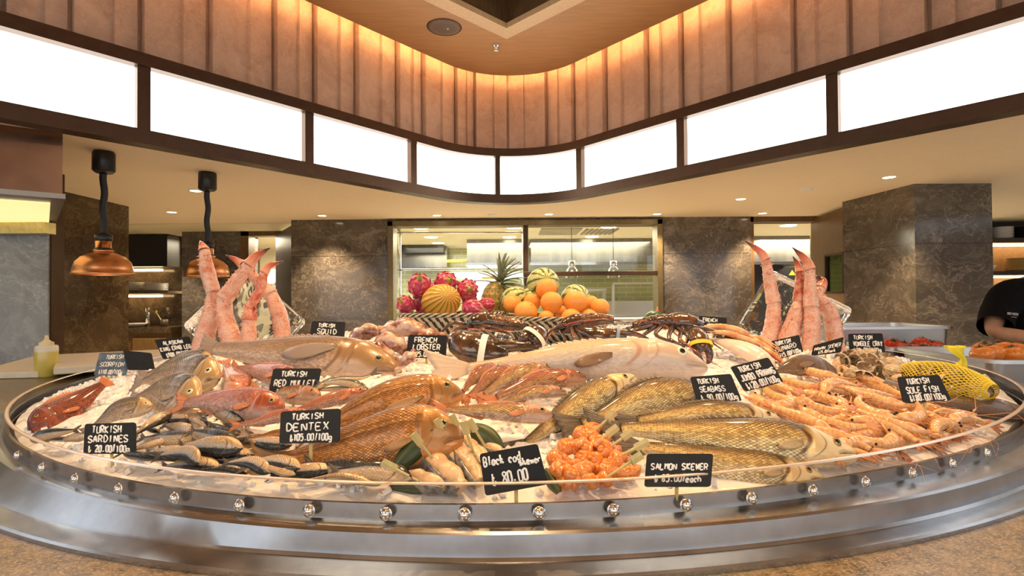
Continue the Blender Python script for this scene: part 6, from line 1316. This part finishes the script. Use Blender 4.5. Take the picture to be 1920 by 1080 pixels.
# ---------------------------------------------------------------- things on the counter round the display
p = atZ(87, 706, ZG); t = thing('sauce_bottle', 'clear squeeze bottle of yellow oil standing on the granite at left', 'bottle', p); k = 18 * p.y / 1000
n = NT('oil bottle'); z = n.xyz(n.coord())[2]; n.set(base=n.ramp(n.math('DIVIDE', z, .17), [(.66, (.70, .58, .13)), (.72, (.80, .76, .60))]), rough=.2, sss=.2, coat=.4)
h = 58 * p.y / 1000
m = MB(); m.lathe([(0, .0), (k * .94, .0), (k, .006), (k, h * .93), (k * .92, h), (k * .6, h * 1.02)], p, 32); m.build('bottle_body', n.m, t)
m = MB(); m.lathe([(k * .62, h), (k * .64, h * 1.02), (k * .62, h * 1.10), (k * .4, h * 1.13), (k * .2, h * 1.2), (k * .13, h * 1.33), (0, h * 1.33)], p, 24); m.build('cap', plain('cream cap', (.84, .74, .42), .4), t)
def board(label, pts, z0, th, mat):
    P = [atZ(x, y, z0 + th) for x, y in pts]; m = MB(); m.slab([(q.x, q.y) for q in P], CZ + z0, CZ + z0 + th); return tag(m.build('cutting_board', mat, smooth=False, bevel=.004), label, 'cutting board', 'boards on the left counter')
M_BRD = plain('cream cutting board', (.80, .74, .58), .45, var=.04)
board('cream cutting board lying behind the oil bottle at far left', [(-60, 700), (72, 697), (190, 668), (60, 668)], ZG + .001, .028, M_BRD)
board('long cream cutting board reaching behind the bluish sign', [(100, 690), (330, 676), (300, 655), (110, 664)], ZG + .03, .03, M_BRD)
P = [atZ(x, y, ZG + .012) for x, y in ((42, 703), (270, 688))]; P = [atZ(112, 702, ZG + .012), atZ(262, 688, ZG + .012)]
t = thing('knife', 'long black handled knife lying in front of the cutting boards', 'knife', P[0]); d = P[1] - P[0]
m = MB(); m.tube([P[0], P[0] + d * .42], .011, 10, True, .7); m.build('handle', M_BLACK, t)
m = MB(); s = d.cross(V((0, 0, 1))).normalized(); m.sheet([[P[0] + d * q + s * x * .018 * (1 - max(0, q - .8) * 4) for x in (-1, 1)] for q in (.42, .6, .8, .9, 1)], .002); m.build('blade', M_CHROME, t)
# steel pans at right
def pan(label, X0, X1, Y0, Y1, z0, z1, grp='steel pans'):
    t = thing('steel_pan', label, 'pan', W((X0 + X1) / 2, (Y0 + Y1) / 2, z0), grp); r = .05
    def rr(d, z):
        out = []
        for cx, cy, a0 in ((X1 - r, Y1 - r, 0), (X0 + r, Y1 - r, 90), (X0 + r, Y0 + r, 180), (X1 - r, Y0 + r, 270)):
            for k in range(6): a = radians(a0 + 18 * k); out.append(W(cx + (r + d) * cos(a), cy + (r + d) * sin(a), z))
        return out
    m = MB(); loops = [rr(-.012, z0), rr(0, z1 - .004), rr(.018, z1 - .004), rr(.02, z1 - .014), rr(.024, z1 - .014), rr(.024, z1 + .001), rr(.0, z1 + .001), rr(-.003, z1 - .002), rr(-.015, z0 + .004)]
    m.grid(loops, cv=True); m.cap(loops[0], True); m.cap(loops[-1]); m.build('pan_shell', M_STEEL, t, auto=radians(35)); return t
def panpx(label, px0, px1, Y0, Y1, z0, z1): return pan(label, pX(px0, Y0), pX(px1, Y0), Y0, Y1, z0, z1)
pan('deep empty steel pan standing in front of the right marble pier', 1.86, 2.52, 3.06, 3.5, ZG, -.195)
pan('steel pan of red tomatoes behind the clams', 1.88, 2.23, 2.68, 3.0, ZG, -.275)
pan('steel pan of orange tomatoes at the right edge', 1.89, 2.62, 2.10, 2.62, ZG, -.268)
simple('plastic_box', 'flat clear box behind the right crab legs at the pier foot', 'box', plain('grey box', (.34, .30, .24), .3), [(2.0, 2.42, 3.75, 4.1, ZG - .0, -.205)])
n = NT('tomato skin'); f = n.noise(n.coord(), 3, 3); n.set(base=n.ramp(f, [(.3, (.46, .025, .012)), (.7, (.66, .06, .025))]), rough=.12, coat=.4); M_TOM = n.m
n = NT('orange tomato skin'); f = n.noise(n.coord(), 3, 3); n.set(base=n.ramp(f, [(.3, (.80, .20, .02)), (.7, (.88, .32, .05))]), rough=.2, coat=.3); M_OTOM = n.m
def tom_proto(mat, nm):
    m = MB(); m.ball((0, 0, 0), (1, 1, .8), 24, 16, None, lambda d: 1 - .12 * max(0, d.z) ** 6 + .03 * cos(5 * atan2(d.y, d.x)) * max(0, d.z)); o = m.build('tomato', mat)
    m = MB()
    for k in range(5):
        a = 2 * pi * k / 5; e = V((cos(a), sin(a), 0)); s = V((-sin(a), cos(a), 0)); m.sheet([[V((0, 0, .70)) + e * .5 * q + V((0, 0, .10 * sin(q * 3))) + s * x * .09 * (1 - q) for x in (-1, 0, 1)] for q in (0, .3, .7, 1)], .02)
    m.tube([V((0, 0, .68)), V((.05, 0, .95))], .05, 6); m.build('calyx', plain(nm + ' stem', (.05, .09, .02), .5), o); return o
tp = tom_proto(M_TOM, 'tomato'); first = True; items = []
for i, (x, y) in enumerate([(1674, 650), (1694, 655), (1728, 648), (1752, 654), (1700, 668), (1734, 664), (1770, 666), (1716, 658), (1748, 672), (1780, 676), (1760, 660)]):
    o = tp if i == 0 else dup(tp); Y = 2.92 - (y - 645) * .007; p = atY(x, y, Y); k = 19 * Y / 1000; p.z = max(p.z, CZ - .356 + k * .8); o.location = p; o.scale = (k,) * 3; o.rotation_euler = (random.uniform(-.5, .3), random.uniform(-.4, .4), random.uniform(0, 6)); tag(o, 't', 'tomato', 'red tomatoes in the steel pan'); items.append((x, y, o))
rowlabels(items, 2, 'red tomato in the steel pan, {row}, {ord} from left', ['back row', 'front row'])
tp = tom_proto(M_OTOM, 'orange tomato'); items = []
for i, (x, y) in enumerate([(1846, 657), (1880, 656), (1914, 658), (1862, 662), (1900, 664), (1934, 660), (1842, 664)]):
    o = tp if i == 0 else dup(tp); Y = 2.40 - (y - 655) * .012; p = atY(x, y, Y); k = 20 * Y / 1000; o.location = p; o.scale = (k,) * 3; o.rotation_euler = (random.uniform(-.5, .3), random.uniform(-.4, .4), random.uniform(0, 6)); tag(o, 't', 'tomato', 'orange tomatoes in the right pan'); items.append((x, y, o))
rowlabels(items, 2, 'orange tomato in the right edge pan, {row}, {ord} from left', ['back row', 'front row'])
# ---------------------------------------------------------------- the cook at the right edge
M_SKIN = NT('skin'); f = M_SKIN.noise(M_SKIN.coord(), 18, 4); M_SKIN.set(base=M_SKIN.ramp(f, [(.3, (.46, .24, .14)), (.7, (.56, .31, .19))]), rough=.45, sss=.1); M_SKIN.b.inputs['Subsurface Radius'].default_value = (.01, .004, .002); M_SKIN = M_SKIN.m
M_SHIRT = plain('black cotton', (.004, .004, .0045), .9, var=.3, sc=40, bump=.1, spec=.15); M_HAIR = plain('dark hair', (.02, .014, .01), .6)
YP = 3.08; px0 = 3.06
per = thing('person', 'person in a black T-shirt working at the right edge, arm bent across', 'person', W(px0, YP, -1.35))
def skin(name, nodes, edges, mat, parent, rootk, sub=2):
    me = bpy.data.meshes.new(name); org = parent.location
    me.from_pydata([(V(W(*q[:3])) - org)[:] for q in nodes], edges, []); o = bpy.data.objects.new(name, me); COL.objects.link(o); o.parent = parent
    md = o.modifiers.new('skin', 'SKIN'); me.materials.append(mat)
    for i, q in enumerate(nodes): me.skin_vertices[0].data[i].radius = (q[3], q[4] if len(q) > 4 else q[3]); me.skin_vertices[0].data[i].use_root = (i == rootk)
    s = o.modifiers.new('sub', 'SUBSURF'); s.levels = sub; s.render_levels = sub; md.use_smooth_shade = True; return o
x = px0
N_ = [(x, YP, -.42, .15, .11), (x, YP, -.25, .14, .10), (x, YP, -.10, .16, .11), (x, YP, .02, .13, .09), (x, YP - .01, .09, .06, .06), (x + .01, YP - .03, .16, .058, .06),
      (x - .13, YP, .005, .075), (x - .215, YP - .01, -.025, .066), (x - .33, YP - .06, -.135, .052), (x - .395, YP - .12, -.225, .044), (x - .27, YP - .24, -.255, .043), (x - .10, YP - .33, -.285, .030), (x - .05, YP - .36, -.295, .028, .02), (x + .01, YP - .385, -.30, .034, .016),
      (x + .13, YP, .005, .075), (x + .215, YP - .01, -.025, .066), (x + .27, YP - .06, -.17, .05), (x + .30, YP - .12, -.30, .042), (x + .22, YP - .28, -.31, .04), (x + .12, YP - .38, -.30, .03), (x + .08, YP - .42, -.30, .028, .02), (x + .03, YP - .45, -.30, .034, .016),
      (x - .10, YP, -.52, .095), (x - .11, YP - .01, -.88, .07), (x - .11, YP + .01, -1.24, .048), (x - .11, YP - .03, -1.32, .045), (x - .11, YP - .16, -1.335, .035),
      (x + .10, YP, -.52, .095), (x + .11, YP - .01, -.88, .07), (x + .11, YP + .01, -1.24, .048), (x + .11, YP - .03, -1.32, .045), (x + .11, YP - .16, -1.335, .035)]
E_ = [(0, 1), (1, 2), (2, 3), (3, 4), (4, 5), (3, 6), (6, 7), (7, 8), (8, 9), (9, 10), (10, 11), (11, 12), (12, 13), (3, 14), (14, 15), (15, 16), (16, 17), (17, 18), (18, 19), (19, 20), (20, 21), (0, 22), (22, 23), (23, 24), (24, 25), (25, 26), (0, 27), (27, 28), (28, 29), (29, 30), (30, 31)]
for hb, sg in ((13, 1), (21, -1)):                # five bent fingers on each hand
    hx, hy, hz = N_[hb][:3]
    for k, (o_, L) in enumerate(((-.026, .060), (-.009, .068), (.009, .064), (.025, .050))):
        b = len(N_); N_ += [(hx + sg * .018, hy - .02 + o_ * .4, hz + o_ * .4, .0095), (hx + sg * (.018 + L * .55), hy - .035 + o_ * .8, hz + o_ * .5 - .006, .0088), (hx + sg * (.018 + L * .85), hy - .05 + o_, hz + o_ * .5 - .028, .0075)]
        E_ += [(hb, b), (b, b + 1), (b + 1, b + 2)]
    b = len(N_); N_ += [(hx - sg * .012, hy - .035, hz + .012, .011), (hx + sg * .012, hy - .065, hz + .006, .0095), (hx + sg * .036, hy - .078, hz - .008, .008)]; E_ += [(hb, b), (b, b + 1), (b + 1, b + 2)]
skin('body', N_, E_, M_SKIN, per, 0)
hc = W(x + .01, YP - .05, .27)
m = MB()
def headf(d):
    k = 1.0
    if d.y < 0: k += .10 * math.exp(-((d.x / .14) ** 2 + ((d.z + .05) / .16) ** 2)) + .035 * math.exp(-((d.x / .28) ** 2 + ((d.z + .42) / .12) ** 2)) - .05 * math.exp(-(((abs(d.x) - .36) / .16) ** 2 + ((d.z - .06) / .10) ** 2))
    if d.z < -.3: k -= .10 * (-d.z - .3)
    return k
m.ball(hc, (.078, .098, .122), 40, 30, None, headf); hd_ = m.build('head', M_SKIN, per)
for g in (-1, 1):
    m = MB(); m.ball(hc + V((g * .080, .01, -.005)), (.012, .022, .034), 12, 8); m.build('ear', M_SKIN, hd_)
    m = MB(); m.ball(hc + V((g * .030, -.084, .008)), (.014, .010, .009), 12, 8); m.build('eye', plain('eye white', (.75, .72, .68), .2), hd_)
    m = MB(); m.ball(hc + V((g * .030, -.0925, .008)), (.006, .004, .006), 10, 8); m.build('pupil', M_PUPIL, hd_)
m = MB(); m.ball(hc + V((0, -.088, -.058)), (.026, .010, .008), 14, 8); m.build('mouth', plain('lips', (.45, .17, .12), .4), hd_)
m = MB(); m.ball(hc + V((0, .016, .022)), (.086, .098, .116), 30, 20, None, lambda d: 1.0 if d.z > .1 or d.y > .15 else .80); m.build('hair', M_HAIR, per)
# T-shirt: torso and two sleeves, open at neck, hem and cuffs
m = MB(); rows = []
for z, a, b, yo in ((-.55, .20, .15, 0), (-.40, .20, .15, 0), (-.25, .195, .145, 0), (-.12, .205, .15, -.005), (-.04, .215, .145, 0), (.015, .19, .125, 0), (.05, .13, .105, 0), (.075, .085, .085, 0), (.085, .078, .08, 0)):
    rows.append([W(x + a * cos(2 * pi * k / 36) * (1 + .02 * sin(5 * k + z * 30)), YP + yo + b * sin(2 * pi * k / 36) * (1 + .03 * sin(3 * k + z * 40)), z) for k in range(36)])
m.grid(rows, cv=True)
for g in (-1, 1):
    if g < 0: q = [W(x - .10, YP, -.015), W(x - .20, YP - .01, -.035), W(x - .30, YP - .05, -.12), W(x - .375, YP - .11, -.195)]
    else: q = [W(x + .10, YP, -.015), W(x + .20, YP - .01, -.035), W(x + .26, YP - .05, -.12), W(x + .29, YP - .09, -.21)]
    m.tube(crom(q, 16), [.095, .097, .098, .098, .097, .095, .092, .089, .087, .085, .084, .083, .082, .081, .081, .08], 22, False)
sh = m.build('t_shirt', M_SHIRT, per)
m = MB(); rs = random.Random(2)
o_ = atY(1889, 590, YP - .165); w = .0085
for i, ch in enumerate('NOVIKOV'):
    for stk in {'N': '00064046', 'O': '160501103041453616', 'V': '062046', 'I': '2026', 'K': '0006|460340'}[ch].split('|'):
        P = [(int(stk[k]), int(stk[k + 1])) for k in range(0, len(stk) - 1, 2)]
        m.tube([o_ + V((i * .0088 + gx * .0017, 0, -i * .0010 + gy * .0022)) for gx, gy in P], .0010, 5)
m.tube([o_ + V((.02, 0, -.012)), o_ + V((.05, 0, -.016))], .0010, 5)
m.build('chest_print', plain('white print', (.8, .8, .8), .6), sh)
m = MB(); rows = []
for z, a in ((-1.30, .20), (-.9, .205), (-.5, .205)): rows.append([W(x + a * cos(2 * pi * k / 28), YP - .0 + .17 * sin(2 * pi * k / 28), z) for k in range(28)])
m.grid(rows, cv=True); m.build('apron', plain('dark apron', (.02, .02, .022), .7), per)
